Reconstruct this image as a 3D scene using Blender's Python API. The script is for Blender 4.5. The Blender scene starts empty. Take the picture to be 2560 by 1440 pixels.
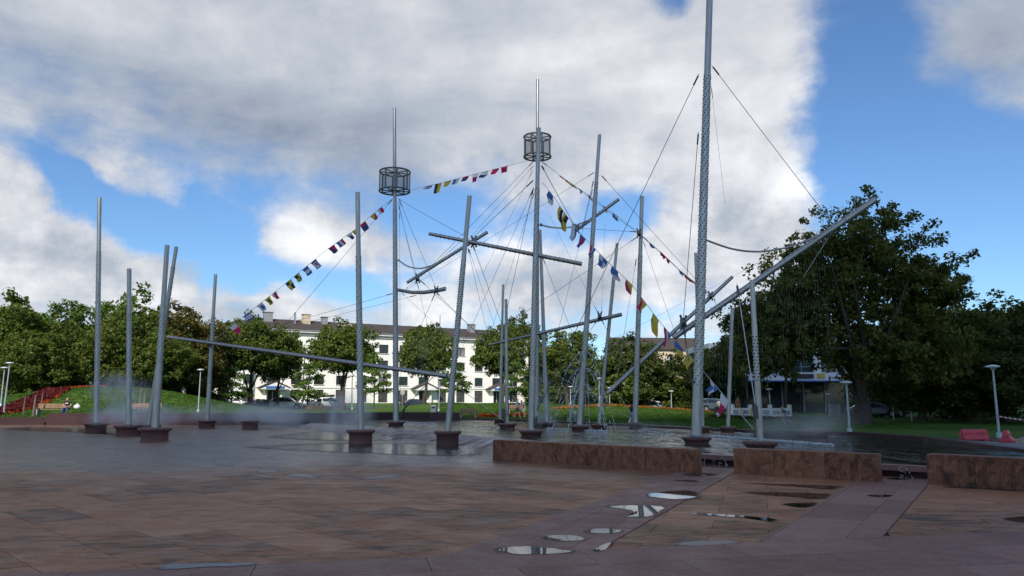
import bpy, bmesh, math, random
import numpy as np
from mathutils import Vector, Matrix, noise as mnoise

R = math.radians
random.seed(7)
rng = np.random.default_rng(7)
S = bpy.context.scene
COL = S.collection

# ------------------------------------------------------------------ camera
FPX, HOR, CZ = 1900.0, 1000.0, 1.75
PITCH = math.atan((HOR - 720) / FPX)
cam = bpy.data.cameras.new('camera'); cam.sensor_width = 36.0
cam.lens = FPX / 2560 * 36.0; cam.clip_start = 0.1; cam.clip_end = 9000
camo = bpy.data.objects.new('camera', cam); COL.objects.link(camo)
camo.location = (0, 0, CZ); camo.rotation_euler = (math.pi / 2 + PITCH, 0, 0)
S.camera = camo
S.render.resolution_x, S.render.resolution_y = 1024, 576

def ray(x, y):
    u = (x - 1280) / FPX; v = (720 - y) / FPX
    return Vector((u, math.cos(PITCH) - v * math.sin(PITCH), math.sin(PITCH) + v * math.cos(PITCH)))
def gp(x, y, z=0.0):                       # surveyed point on the level z
    d = ray(x, y); t = (z - CZ) / d.z
    return Vector((d.x * t, d.y * t, z))
def at(x, y, Y):                           # surveyed point at the distance Y
    d = ray(x, y); t = Y / d.y
    return Vector((d.x * t, Y, CZ + d.z * t))

# ------------------------------------------------------------------ sun, sky
SUN_EL, SUN_AZ = R(36), R(188)             # azimuth clockwise from +Y: behind the viewer, to the left
sun_dir = Vector((math.sin(SUN_AZ) * math.cos(SUN_EL), math.cos(SUN_AZ) * math.cos(SUN_EL), math.sin(SUN_EL)))
sl = bpy.data.lights.new('sun', 'SUN'); sl.energy = 2.8; sl.angle = R(0.5); sl.color = (1.0, 0.93, 0.82)
so = bpy.data.objects.new('sun', sl); COL.objects.link(so)
so.rotation_euler = (-sun_dir).to_track_quat('-Z', 'Y').to_euler()
S.view_settings.view_transform = 'Standard'; S.view_settings.look = 'None'
S.view_settings.exposure = 0.88; S.view_settings.gamma = 1.0
S.view_settings.use_curve_mapping = False

W = bpy.data.worlds.new('World'); S.world = W; W.use_nodes = True
W.cycles.sampling_method = 'MANUAL'; W.cycles.sample_map_resolution = 512

class NT:
    """small helper for node trees"""
    def __init__(s, tree): s.t = tree; s.n = tree.nodes; s.l = tree.links
    def node(s, typ, **kw):
        n = s.n.new(typ)
        for k, v in kw.items():
            setattr(n, k, v)
        return n
    def put(s, sock, v):
        if hasattr(v, 'links') or isinstance(v, bpy.types.NodeSocket): s.l.new(v, sock)
        elif v is not None: sock.default_value = v
    def m(s, op, a, b=None, c=None, clamp=False):
        n = s.node('ShaderNodeMath', operation=op, use_clamp=clamp)
        for i, v in enumerate((a, b, c)):
            if v is not None: s.put(n.inputs[i], v)
        return n.outputs[0]
    def vm(s, op, a, b=None):
        n = s.node('ShaderNodeVectorMath', operation=op)
        s.put(n.inputs[0], a)
        if b is not None: s.put(n.inputs[1], b)
        return n.outputs[0]
    def noise(s, vec, scale, detail=5.0, rough=0.55, dist=0.0, out=0):
        n = s.node('ShaderNodeTexNoise')
        if vec is not None: s.l.new(vec, n.inputs['Vector'])
        n.inputs['Scale'].default_value = scale; n.inputs['Detail'].default_value = detail
        n.inputs['Roughness'].default_value = rough; n.inputs['Distortion'].default_value = dist
        return n.outputs[out]
    def rng(s, v, a, b, c=0.0, d=1.0, typ='SMOOTHSTEP'):
        n = s.node('ShaderNodeMapRange', interpolation_type=typ)
        s.put(n.inputs[0], v)
        for i, q in enumerate((a, b, c, d)): n.inputs[i + 1].default_value = q
        return n.outputs[0]
    def mix(s, f, a, b, blend='MIX'):
        n = s.node('ShaderNodeMix', data_type='RGBA', blend_type=blend)
        s.put(n.inputs[0], f)
        s.put(n.inputs[6], a if not isinstance(a, tuple) else (*a[:3], 1))
        s.put(n.inputs[7], b if not isinstance(b, tuple) else (*b[:3], 1))
        return n.outputs[2]
    def ramp(s, f, stops, interp='LINEAR'):
        n = s.node('ShaderNodeValToRGB'); cr = n.color_ramp; cr.interpolation = interp
        while len(cr.elements) < len(stops): cr.elements.new(0.5)
        for e, (p, c) in zip(cr.elements, stops):
            e.position = p; e.color = (*c, 1)
        s.put(n.inputs[0], f)
        return n.outputs[0]

def build_sky():
    T = NT(W.node_tree); T.n.clear()
    out = T.node('ShaderNodeOutputWorld'); bg = T.node('ShaderNodeBackground')
    T.l.new(bg.outputs[0], out.inputs[0])
    sky = T.node('ShaderNodeTexSky', sky_type='NISHITA'); sky.sun_disc = False
    sky.sun_elevation = SUN_EL; sky.sun_rotation = SUN_AZ
    sky.air_density = 1.0; sky.dust_density = 0.25; sky.ozone_density = 2.2
    tc = T.node('ShaderNodeTexCoord'); d = tc.outputs['Generated']
    sep = T.node('ShaderNodeSeparateXYZ'); T.l.new(d, sep.inputs[0])
    x, y, z = sep.outputs
    az = T.m('ARCTAN2', x, y); el = T.m('ARCSINE', z)
    # cloud sheet seen in perspective: flatter towards the horizon
    k = T.m('ADD', T.m('MAXIMUM', z, 0.0), 0.22)
    cv = T.node('ShaderNodeCombineXYZ')
    T.l.new(T.m('DIVIDE', x, k), cv.inputs[0]); T.l.new(T.m('DIVIDE', y, k), cv.inputs[1]); T.l.new(T.m('MULTIPLY', z, 3.0), cv.inputs[2])
    p = cv.outputs[0]
    warp = T.noise(p, 1.1, 3, 0.5, out=1)
    pw = T.vm('ADD', p, T.vm('MULTIPLY', T.vm('SUBTRACT', warp, (0.5, 0.5, 0.5)), (0.55, 0.55, 0.55)))
    big = T.noise(pw, 1.15, 6, 0.56)
    fine = T.noise(T.vm('ADD', pw, (5.2, 1.7, 0.4)), 3.4, 8, 0.62)
    puff = T.noise(T.vm('ADD', d, (2.2, 0.3, 1.1)), 9.0, 7, 0.6)
    wob = T.node('ShaderNodeSeparateColor'); T.l.new(T.noise(T.vm('ADD', d, (0.7, 4.1, 2.6)), 4.2, 6, 0.6, out=1), wob.inputs[0])
    az = T.m('ADD', az, T.m('MULTIPLY', T.m('SUBTRACT', wob.outputs[0], 0.5), 0.20)); el = T.m('ADD', el, T.m('MULTIPLY', T.m('SUBTRACT', wob.outputs[1], 0.5), 0.12))
    def blob(px, py, rx, ry, rot=0.0, w=1.0):
        v = ray(px, py).normalized(); a0 = math.atan2(v.x, v.y); e0 = math.asin(v.z)
        c, s_ = math.cos(R(rot)), math.sin(R(rot))
        da = T.m('SUBTRACT', az, a0); de = T.m('SUBTRACT', el, e0)
        u = T.m('ADD', T.m('MULTIPLY', da, c * FPX / rx), T.m('MULTIPLY', de, -s_ * FPX / rx))
        q = T.m('ADD', T.m('MULTIPLY', da, s_ * FPX / ry), T.m('MULTIPLY', de, c * FPX / ry))
        r2 = T.m('ADD', T.m('MULTIPLY', u, u), T.m('MULTIPLY', q, q))
        return T.m('MULTIPLY', T.m('EXPONENT', T.m('MULTIPLY', r2, -1.0)), w)
    def total(vals):
        a = vals[0]
        for b in vals[1:]: a = T.m('ADD', a, b)
        return a
    blobs = [(900, 120, 1150, 270, 4, .42), (60, 560, 200, 170, 25, .40), (1900, 300, 290, 330, 20, .42), (1450, 260, 330, 200, 0, .18),
             (730, 605, 150, 60, 0, .62), (340, 470, 170, 32, 20, .42), (90, 470, 130, 120, 0, .40), (700, 765, 620, 62, 0, .26), (1430, 690, 330, 110, 0, .34), (380, 655, 110, 50, 0, .48), (930, 640, 130, 50, 0, .25), (2500, 150, 200, 190, 20, .33),
             (2050, 520, 210, 110, 0, .22), (1200, 560, 120, 70, 0, .05), (420, 450, 330, 45, 16, .16),
             (500, 560, 430, 95, 13, -.62), (190, 430, 150, 55, 25, -.34), (2370, 560, 220, 240, 0, -.62), (2150, 150, 150, 330, 18, -.52), (2350, 330, 160, 120, 0, -.3), (1510, 500, 150, 70, -15, -.36),
             (1130, 545, 120, 75, 0, -.30), (1690, 15, 90, 60, 0, -.34), (860, 730, 110, 45, 0, -.24), (1640, 770, 180, 45, 0, -.22), (1420, 905, 240, 45, 0, -.2), (600, 690, 90, 40, 0, -.15), (2420, 700, 150, 60, 0, -.05)]
    low = T.rng(el, 0.40, 0.16, 0.35, 1.0)
    cov = total([T.m('MULTIPLY', T.m('SUBTRACT', big, 0.5), 0.36), T.m('MULTIPLY', T.m('SUBTRACT', fine, 0.5), 0.48), T.m('MULTIPLY', T.m('MULTIPLY', T.m('SUBTRACT', puff, 0.5), 0.75), low)] + [blob(*b) for b in blobs])
    alpha = T.rng(cov, -0.12, 0.25)
    # light and dark of the cloud bodies
    soft = T.noise(T.vm('ADD', pw, (1.2, 7.7, 0.1)), 1.9, 3, 0.5)
    shade = total([T.m('MULTIPLY', T.m('SUBTRACT', fine, 0.5), 0.75), T.m('MULTIPLY', T.m('MULTIPLY', T.m('SUBTRACT', puff, 0.5), 2.2), low),
                   T.m('MULTIPLY', T.m('SUBTRACT', soft, 0.5), 0.8)] +
                  [blob(*b) for b in [(760, 350, 620, 130, 8, -.42), (150, 640, 260, 60, 0, -.22), (150, 520, 120, 90, 0, .22), (360, 620, 90, 50, 0, .45), (2060, 480, 220, 60, 0, .38), (1900, 200, 260, 200, 0, .14),
                                      (1830, 470, 120, 90, 0, .14), (1290, 610, 150, 50, 0, .40), (1400, 760, 400, 70, 0, .10), (1900, 560, 170, 70, 0, -.22), (60, 130, 500, 120, 0, .06),
                                      (1300, 80, 400, 130, 0, -.10), (1500, 400, 230, 90, 0, .12), (2480, 150, 200, 160, 0, -.26), (300, 740, 260, 45, 0, .12), (740, 660, 150, 40, 0, -.15)]])
    f = T.rng(shade, -0.65, 0.62, typ='LINEAR')
    ccol = T.ramp(f, [(0.0, (1.5, 1.8, 2.35)), (0.36, (2.6, 2.88, 3.3)), (0.58, (3.65, 3.75, 4.0)), (1.0, (5.9, 5.95, 6.1))])
    # thin cloud edges let the blue through
    skyc = T.mix(1.0, sky.outputs[0], (0.46, 0.61, 0.76), 'MULTIPLY')
    T.l.new(T.mix(T.m('MULTIPLY', alpha, 0.97), skyc, ccol), bg.inputs[0])
    bg.inputs[1].default_value = 0.1
build_sky()

# ------------------------------------------------------------------ mesh helpers
class MB:
    def __init__(s): s.v = []; s.f = []; s.mi = []; s.sm = []
    def add(s, vs, fs, mi=0, smooth=False):
        o = len(s.v); s.v += [tuple(q) for q in vs]
        for f in fs: s.f.append(tuple(i + o for i in f)); s.mi.append(mi); s.sm.append(smooth)
        return s
    def box(s, c, size, rz=0.0, mi=0, taper=1.0):
        sx, sy, sz = size[0] / 2, size[1] / 2, size[2] / 2
        ca, sa = math.cos(rz), math.sin(rz); vs = []
        for dz in (-1, 1):
            k = taper if dz > 0 else 1.0
            for dx, dy in ((-1, -1), (1, -1), (1, 1), (-1, 1)):
                X, Y = dx * sx * k, dy * sy * k
                vs.append((c[0] + X * ca - Y * sa, c[1] + X * sa + Y * ca, c[2] + dz * sz))
        return s.add(vs, [(3, 2, 1, 0), (4, 5, 6, 7), (0, 1, 5, 4), (1, 2, 6, 5), (2, 3, 7, 6), (3, 0, 4, 7)], mi)
    def tube(s, pts, rad, n=10, mi=0, caps=True, smooth=True):
        pts = [Vector(q) for q in pts]
        if not hasattr(rad, '__len__'): rad = [rad] * len(pts)
        rings = []; prev = None
        for i, q in enumerate(pts):
            d = (pts[min(i + 1, len(pts) - 1)] - pts[max(i - 1, 0)]).normalized()
            if prev is None:
                a = d.cross(Vector((0, 0, 1)) if abs(d.z) < .9 else Vector((1, 0, 0))).normalized()
            else:
                a = (prev - d * prev.dot(d)).normalized()
            prev = a; b = d.cross(a)
            rings.append([q + (a * math.cos(2 * math.pi * j / n) + b * math.sin(2 * math.pi * j / n)) * rad[i] for j in range(n)])
        vs = [w for r_ in rings for w in r_]; fs = []
        for i in range(len(pts) - 1):
            for j in range(n):
                k = (j + 1) % n
                fs.append((i * n + j, i * n + k, (i + 1) * n + k, (i + 1) * n + j))
        s.add(vs, fs, mi, smooth)
        if caps:
            s.add(rings[0], [tuple(reversed(range(n)))], mi); s.add(rings[-1], [tuple(range(n))], mi)
        return s
    def lathe(s, prof, c=(0, 0, 0), n=20, mi=0, smooth=True):
        vs = []; fs = []
        for r_, z in prof:
            for j in range(n):
                a = 2 * math.pi * j / n
                vs.append((c[0] + r_ * math.cos(a), c[1] + r_ * math.sin(a), c[2] + z))
        for i in range(len(prof) - 1):
            for j in range(n):
                k = (j + 1) % n
                fs.append((i * n + j, i * n + k, (i + 1) * n + k, (i + 1) * n + j))
        s.add(vs, fs, mi, smooth)
        return s
    def prism(s, poly, z0, z1, mi=0):
        n = len(poly)
        vs = [(q[0], q[1], z0) for q in poly] + [(q[0], q[1], z1) for q in poly]
        fs = [tuple(reversed(range(n))), tuple(range(n, 2 * n))] + [(i, (i + 1) % n, n + (i + 1) % n, n + i) for i in range(n)]
        return s.add(vs, fs, mi)
    def prism_y(s, poly, y0, y1, mi=0):            # outline in x,z pushed along y
        n = len(poly)
        vs = [(q[0], y0, q[1]) for q in poly] + [(q[0], y1, q[1]) for q in poly]
        fs = [tuple(range(n)), tuple(reversed(range(n, 2 * n)))] + [((i + 1) % n, i, n + i, n + (i + 1) % n) for i in range(n)]
        return s.add(vs, fs, mi)
    def mesh(s, name, mats, off=None):
        me = bpy.data.meshes.new(name)
        vs = s.v if off is None else [(a - off[0], b - off[1], c - off[2]) for a, b, c in s.v]
        me.from_pydata(vs, [], s.f)
        for m_ in (mats if isinstance(mats, (list, tuple)) else [mats]): me.materials.append(m_)
        me.polygons.foreach_set('material_index', s.mi); me.polygons.foreach_set('use_smooth', s.sm)
        me.update()
        return me

def link(name, data, parent=None):
    o = bpy.data.objects.new(name, data); COL.objects.link(o)
    if parent is not None: o.parent = parent
    return o
def obj(name, mb, mats, parent=None, root=None):
    """link a mesh; with root, coordinates given in the world are moved into the root's frame"""
    off = None if root is None else root.location
    return link(name, mb.mesh(name, mats, off), parent)
def tag(o, label=None, cat=None, group=None, kind=None):
    for k, v in (('label', label), ('category', cat), ('group', group), ('kind', kind)):
        if v: o[k] = v
    return o
def thing(name, label, cat, loc=(0, 0, 0), rz=0.0, group=None):
    o = link(name, None); o.location = loc; o.rotation_euler = (0, 0, rz); o.empty_display_size = .2
    return tag(o, label, cat, group)
def copy_tree(o, parent=None):
    c = o.copy(); COL.objects.link(c); c.parent = parent
    for ch in list(o.children): copy_tree(ch, c)
    return c

# ------------------------------------------------------------------ materials
def newmat(name):
    m = bpy.data.materials.new(name); m.use_nodes = True
    T = NT(m.node_tree); b = T.n['Principled BSDF']
    return m, T, b
def flat(name, col, rough=0.6, metal=0.0, var=0.12, scale=6.0, bump=0.0, coord='Object', spec=None):
    m, T, b = newmat(name)
    tc = T.node('ShaderNodeTexCoord')
    n = T.noise(tc.outputs[coord], scale, 6, 0.6)
    lo = tuple(c * (1 - var) for c in col); hi = tuple(min(1, c * (1 + var)) for c in col)
    T.l.new(T.ramp(n, [(0.3, lo), (0.7, hi)]), b.inputs['Base Color'])
    b.inputs['Roughness'].default_value = rough; b.inputs['Metallic'].default_value = metal
    if spec is not None: b.inputs['Specular IOR Level'].default_value = spec
    if bump:
        bn = T.node('ShaderNodeBump'); bn.inputs['Strength'].default_value = bump; bn.inputs['Distance'].default_value = 0.02
        T.l.new(n, bn.inputs['Height']); T.l.new(bn.outputs[0], b.inputs['Normal'])
    return m

M = {}
def mat_steel():
    m, T, b = newmat('brushed_steel')
    tc = T.node('ShaderNodeTexCoord')
    mp = T.node('ShaderNodeMapping'); mp.inputs['Scale'].default_value = (3, 3, .5); T.l.new(tc.outputs['Object'], mp.inputs[0])
    n = T.noise(mp.outputs[0], 2.5, 7, 0.65)
    fine = T.noise(tc.outputs['Object'], 30, 4, 0.6)
    T.l.new(T.ramp(n, [(0.3, (.33, .322, .305)), (0.7, (.50, .485, .46))]), b.inputs['Base Color'])
    b.inputs['Metallic'].default_value = 0.9
    T.l.new(T.rng(fine, 0.2, 0.8, 0.36, 0.52), b.inputs['Roughness'])
    return m
M['steel'] = mat_steel()
M['steel_dark'] = flat('dark_steel', (.17, .17, .165), .45, .7)
M['cable'] = flat('wire_cable', (.10, .10, .105), .5, .5)
M['cable_light'] = flat('bright_wire_cable', (.55, .55, .54), .4, .6)
M['nozzle'] = flat('nozzle', (.02, .02, .021), .7, 0, .1, 6, 0, 'Object', .1)
def mat_sheet():
    m, T, b = newmat('perforated_sheet')
    b.inputs['Base Color'].default_value = (.13, .125, .115, 1); b.inputs['Roughness'].default_value = .5; b.inputs['Metallic'].default_value = .6
    b.inputs['Alpha'].default_value = .36
    return m
M['sheet'] = mat_sheet()

def mat_granite(name, stops, vein=0.8, rough=(.25, .5), scale=1.0, wet=False, piece=True, pw=.42):
    m, T, b = newmat(name)
    geo = T.node('ShaderNodeNewGeometry'); oi = T.node('ShaderNodeObjectInfo')
    pos = geo.outputs['Position']
    rnd = T.m('FRACT', T.m('ADD', oi.outputs['Random'], geo.outputs['Random Per Island']))
    rv = T.node('ShaderNodeCombineXYZ'); T.l.new(T.m('MULTIPLY', rnd, 37.0), rv.inputs[0]); T.l.new(T.m('MULTIPLY', rnd, 91.0), rv.inputs[2])
    mp = T.node('ShaderNodeMapping'); mp.inputs['Rotation'].default_value = (0, 0, R(40)); mp.inputs['Scale'].default_value = (1.0 * scale, 3.2 * scale, 1.6 * scale)
    T.l.new(pos, mp.inputs[0])
    q = T.vm('ADD', mp.outputs[0], rv.outputs[0]) if piece else mp.outputs[0]
    veins = T.noise(q, 1.3, 8, 0.68, 1.2)
    cloud = T.noise(pos, .35, 4, .55)
    f = T.m('ADD', T.m('MULTIPLY', rnd, pw if piece else 0.0), T.m('ADD', T.m('MULTIPLY', T.m('SUBTRACT', veins, .5), vein * 1.9), T.m('MULTIPLY', T.m('SUBTRACT', cloud, .5), .5)))
    f = T.m('ADD', f, .5 - pw * .48, clamp=True)
    col = T.ramp(f, stops)
    speck = T.noise(pos, 38, 3, .7)
    col = T.mix(0.5, col, T.ramp(speck, [(.35, (.45, .45, .45)), (.65, (1.45, 1.42, 1.4))]), 'MULTIPLY')
    if wet:
        w = T.noise(pos, .16, 5, .6); sp = T.node('ShaderNodeSeparateXYZ'); T.l.new(pos, sp.inputs[0])
        # spray keeps the paving by the masts wet: darker stone, smoother film
        wv = T.rng(T.m('ADD', T.m('MULTIPLY', T.m('SUBTRACT', w, .5), 16.0), sp.outputs[1]), 15.0, 25.0)
        col = T.mix(wv, col, T.mix(1.0, col, (.50, .53, .58), 'MULTIPLY'))
        T.l.new(T.rng(wv, 0, 1, .08, .36), b.inputs['Specular IOR Level'])
        rr = T.rng(T.noise(pos, 1.7, 5, .6), .3, .7, rough[0], rough[1])
        T.l.new(T.m('MULTIPLY', rr, T.rng(wv, 0, 1, 1.0, .62)), b.inputs['Roughness'])
    else:
        b.inputs['Specular IOR Level'].default_value = .22
        T.l.new(T.rng(T.noise(pos, 2.2, 5, .6), .3, .7, rough[0], rough[1]), b.inputs['Roughness'])
    T.l.new(col, b.inputs['Base Color'])
    bn = T.node('ShaderNodeBump'); bn.inputs['Strength'].default_value = .25; bn.inputs['Distance'].default_value = .006
    T.l.new(T.noise(pos, 24, 5, .6), bn.inputs['Height']); T.l.new(bn.outputs[0], b.inputs['Normal'])
    return m
M['slab'] = mat_granite('rust_granite_slab', [(0, (.050, .047, .040)), (.2, (.14, .090, .058)), (.42, (.315, .146, .076)), (.7, (.41, .20, .105)), (1, (.49, .265, .145))], .98, (.42, .62), 1.0, True, True, .36)
M['pink'] = mat_granite('mauve_granite_slab', [(0, (.17, .088, .067)), (.5, (.285, .152, .118)), (1, (.375, .216, .168))], .35, (.42, .62), 1.2, True)
M['block'] = mat_granite('rust_granite_block', [(0, (.024, .018, .012)), (.3, (.10, .044, .025)), (.55, (.215, .088, .047)), (1, (.32, .155, .092))], 1.05, (.42, .6), 1.5, False, True, .14)
M['dark_granite'] = mat_granite('dark_mauve_granite', [(0, (.032, .017, .018)), (.5, (.060, .030, .031)), (1, (.09, .047, .048))], .3, (.35, .5), 1.0)
M['plinth'] = mat_granite('plinth_granite', [(0, (.085, .048, .045)), (.5, (.17, .088, .080)), (1, (.24, .13, .118))], .45, (.4, .6), 1.5)
M['joint'] = flat('paving_joint', (.035, .03, .028), .8)

def mat_water(name, col, bscale, bstr, rough=.03, dist=.05, stretch=(1, 1, 1), edge=False):
    m, T, b = newmat(name)
    geo = T.node('ShaderNodeNewGeometry')
    mp = T.node('ShaderNodeMapping'); mp.inputs['Scale'].default_value = stretch; T.l.new(geo.outputs['Position'], mp.inputs[0])
    b.inputs['Base Color'].default_value = (*col, 1); b.inputs['Roughness'].default_value = rough; b.inputs['IOR'].default_value = 1.33
    a = T.noise(mp.outputs[0], bscale, 5, .6, .6); c = T.noise(mp.outputs[0], bscale * .22, 3, .5)
    bn = T.node('ShaderNodeBump'); bn.inputs['Strength'].default_value = bstr; bn.inputs['Distance'].default_value = dist
    T.l.new(T.m('ADD', a, T.m('MULTIPLY', c, 1.6)), bn.inputs['Height']); T.l.new(bn.outputs[0], b.inputs['Normal'])
    if edge:                                # the film thins out unevenly towards its rim
        at_ = T.node('ShaderNodeAttribute'); at_.attribute_name = 'depth'
        fz = T.m('ADD', at_.outputs['Fac'], T.m('MULTIPLY', T.m('SUBTRACT', T.noise(geo.outputs['Position'], 4.0, 5, .65), .5), .9))
        T.l.new(T.rng(fz, .36, .52, .45, rough), b.inputs['Roughness']); T.l.new(T.rng(fz, .36, .52, .12, .5), b.inputs['Specular IOR Level'])
        T.l.new(T.rng(T.m('ADD', at_.outputs['Fac'], T.m('MULTIPLY', T.m('SUBTRACT', T.noise(geo.outputs['Position'], 5.0, 5, .65), .5), 1.1)), .08, .75, 0, 1), b.inputs['Alpha'])
    return m
M['water'] = mat_water('pool_water', (.022, .026, .018), 2.0, .75, .05, .16, (1, .32, 1))
M['puddle'] = mat_water('puddle_water', (.03, .024, .022), 1.2, .03, .02, .012, (1, 1, 1), True)
M['film'] = mat_water('water_film', (.03, .028, .03), 1.6, .5, .10, .05, (.6, 1.8, 1), True)
def mat_spray(name='spray_water', col=(.75, .8, .82), a=.65):
    m, T, b = newmat(name)
    b.inputs['Base Color'].default_value = (*col, 1); b.inputs['Roughness'].default_value = .15; b.inputs['Alpha'].default_value = a; b.inputs['IOR'].default_value = 1.33
    return m
M['spray'] = mat_spray()
M['drip'] = mat_spray('drip_water', (.5, .58, .55), .22)
M['damp'] = mat_water('damp_patch', (.16, .14, .14), 1.2, .05, .38, .01, (1, 1, 1), True)

def mat_grass():
    m, T, b = newmat('lawn')
    geo = T.node('ShaderNodeNewGeometry'); pos = geo.outputs['Position']
    a = T.noise(pos, .12, 5, .6); c = T.noise(pos, 3.5, 6, .7); e = T.noise(pos, 22, 4, .7)
    f = T.m('ADD', T.m('MULTIPLY', a, .5), T.m('ADD', T.m('MULTIPLY', c, .3), T.m('MULTIPLY', e, .25)))
    T.l.new(T.ramp(f, [(.40, (.022, .058, .007)), (.53, (.050, .112, .013)), (.66, (.11, .150, .028))]), b.inputs['Base Color'])
    b.inputs['Roughness'].default_value = .8; b.inputs['Specular IOR Level'].default_value = .15
    bn = T.node('ShaderNodeBump'); bn.inputs['Strength'].default_value = .8; bn.inputs['Distance'].default_value = .06
    T.l.new(T.m('ADD', e, c), bn.inputs['Height']); T.l.new(bn.outputs[0], b.inputs['Normal'])
    return m
M['grass'] = mat_grass()
M['asphalt'] = flat('asphalt', (.06, .06, .062), .8, 0, .25, 3)
M['pave'] = flat('grey_pavement', (.14, .135, .14), .6, 0, .2, 2)
M['soil'] = flat('soil', (.10, .065, .045), .9, 0, .4, 5, .6)
M['wood'] = flat('bench_wood', (.22, .13, .075), .6, 0, .3, 4)
M['lamp_pole'] = flat('lamp_pole', (.34, .40, .42), .45, .3)
M['lamp_head'] = flat('lamp_head', (.62, .65, .66), .4, .2)
M['white'] = flat('white_paint', (.75, .75, .74), .5)
M['facade'] = flat('white_render', (.80, .785, .74), .85, 0, .06, .5)
M['cornice'] = flat('cornice_render', (.66, .65, .62), .8, 0, .08, 1)
M['beige'] = flat('beige_render', (.52, .42, .31), .85, 0, .1, .6)
def mat_roof():
    m, T, b = newmat('brown_roof'); tc = T.node('ShaderNodeTexCoord')
    br = T.node('ShaderNodeTexBrick'); br.inputs['Scale'].default_value = 1.0; T.l.new(tc.outputs['Object'], br.inputs['Vector'])
    n = T.noise(tc.outputs['Object'], 2.0, 6, .65)
    T.l.new(T.ramp(n, [(.3, (.036, .027, .024)), (.7, (.072, .056, .049))]), b.inputs['Base Color']); b.inputs['Roughness'].default_value = .85
    return m
M['roof'] = mat_roof()
M['frame_dark'] = flat('dark_window_frame', (.045, .03, .024), .5)
M['frame_white'] = flat('white_window_frame', (.7, .7, .69), .5)
M['glass'] = flat('window_glass', (.03, .038, .045), .06, 0, .5, .35)
M['glass_teal'] = flat('teal_window_glass', (.03, .055, .058), .08, 0, .4, .35)
M['curtain'] = flat('curtained_window_glass', (.16, .17, .18), .12, 0, .5, 1.4)
M['shop_glass'] = flat('shop_window_glass', (.07, .075, .075), .12, 0, .4, .6)
M['metal_grey'] = flat('grey_sheet_metal', (.30, .31, .32), .5, .4)
M['black'] = flat('black_plastic', (.018, .018, .02), .5)
M['tyre'] = flat('tyre_rubber', (.015, .015, .016), .8)
M['concrete'] = flat('concrete', (.33, .32, .30), .85)
M['barrier'] = flat('red_plastic', (.50, .055, .075), .5, 0, .15, 5)
M['yellow'] = flat('yellow_paint', (.62, .42, .04), .5)
M['blue_sign'] = flat('blue_paint', (.05, .14, .42), .45)
M['bark'] = flat('bark', (.055, .042, .034), .9, 0, .35, 5, .8)
M['bark_light'] = flat('pale_bark', (.12, .10, .085), .9, 0, .3, 5, .8)

def mat_leaf(name, c0, c1, c2):
    m = bpy.data.materials.new(name); m.use_nodes = True; T = NT(m.node_tree); T.n.clear()
    out = T.node('ShaderNodeOutputMaterial')
    at_ = T.node('ShaderNodeAttribute'); at_.attribute_name = 'tint'
    geo = T.node('ShaderNodeNewGeometry')
    f = T.m('ADD', T.m('MULTIPLY', at_.outputs['Fac'], .75), T.m('MULTIPLY', geo.outputs['Random Per Island'], .25))
    col = T.ramp(f, [(.0, c0), (.5, c1), (1.0, c2)])
    di = T.node('ShaderNodeBsdfDiffuse'); tr = T.node('ShaderNodeBsdfTranslucent'); gl = T.node('ShaderNodeBsdfGlossy')
    T.l.new(col, di.inputs[0]); T.l.new(T.mix(1, col, (1.1, 1.2, .6), 'MULTIPLY'), tr.inputs[0])
    gl.inputs['Roughness'].default_value = .5; gl.inputs[0].default_value = (.8, .85, .85, 1)
    m1 = T.node('ShaderNodeMixShader'); m1.inputs[0].default_value = .35; T.l.new(di.outputs[0], m1.inputs[1]); T.l.new(tr.outputs[0], m1.inputs[2])
    m2 = T.node('ShaderNodeMixShader'); m2.inputs[0].default_value = .015; T.l.new(m1.outputs[0], m2.inputs[1]); T.l.new(gl.outputs[0], m2.inputs[2])
    T.l.new(m2.outputs[0], out.inputs[0])
    return m
M['leaf'] = mat_leaf('green_leaves', (.042, .070, .012), (.088, .122, .020), (.17, .185, .036))
M['leaf_fresh'] = mat_leaf('fresh_leaves', (.040, .082, .014), (.080, .140, .024), (.15, .20, .036))
M['leaf_brown'] = mat_leaf('turning_leaves', (.052, .054, .012), (.095, .088, .020), (.16, .12, .028))
M['leaf_dark'] = mat_leaf('dark_leaves', (.034, .054, .014), (.062, .088, .019), (.115, .125, .030))
M['leaf_big'] = mat_leaf('lime_leaves', (.046, .060, .012), (.092, .104, .020), (.19, .17, .034))
M['leaf_red'] = mat_leaf('red_leaves', (.07, .010, .014), (.13, .018, .022), (.20, .035, .03))
M['blade'] = mat_leaf('grass_blades', (.030, .075, .010), (.060, .130, .016), (.12, .165, .03))
M['flower'] = mat_leaf('orange_flowers', (.05, .09, .02), (.50, .06, .02), (.72, .22, .02))
M['flower_y'] = mat_leaf('yellow_red_flowers', (.04, .075, .02), (.42, .15, .03), (.55, .30, .04))
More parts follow.
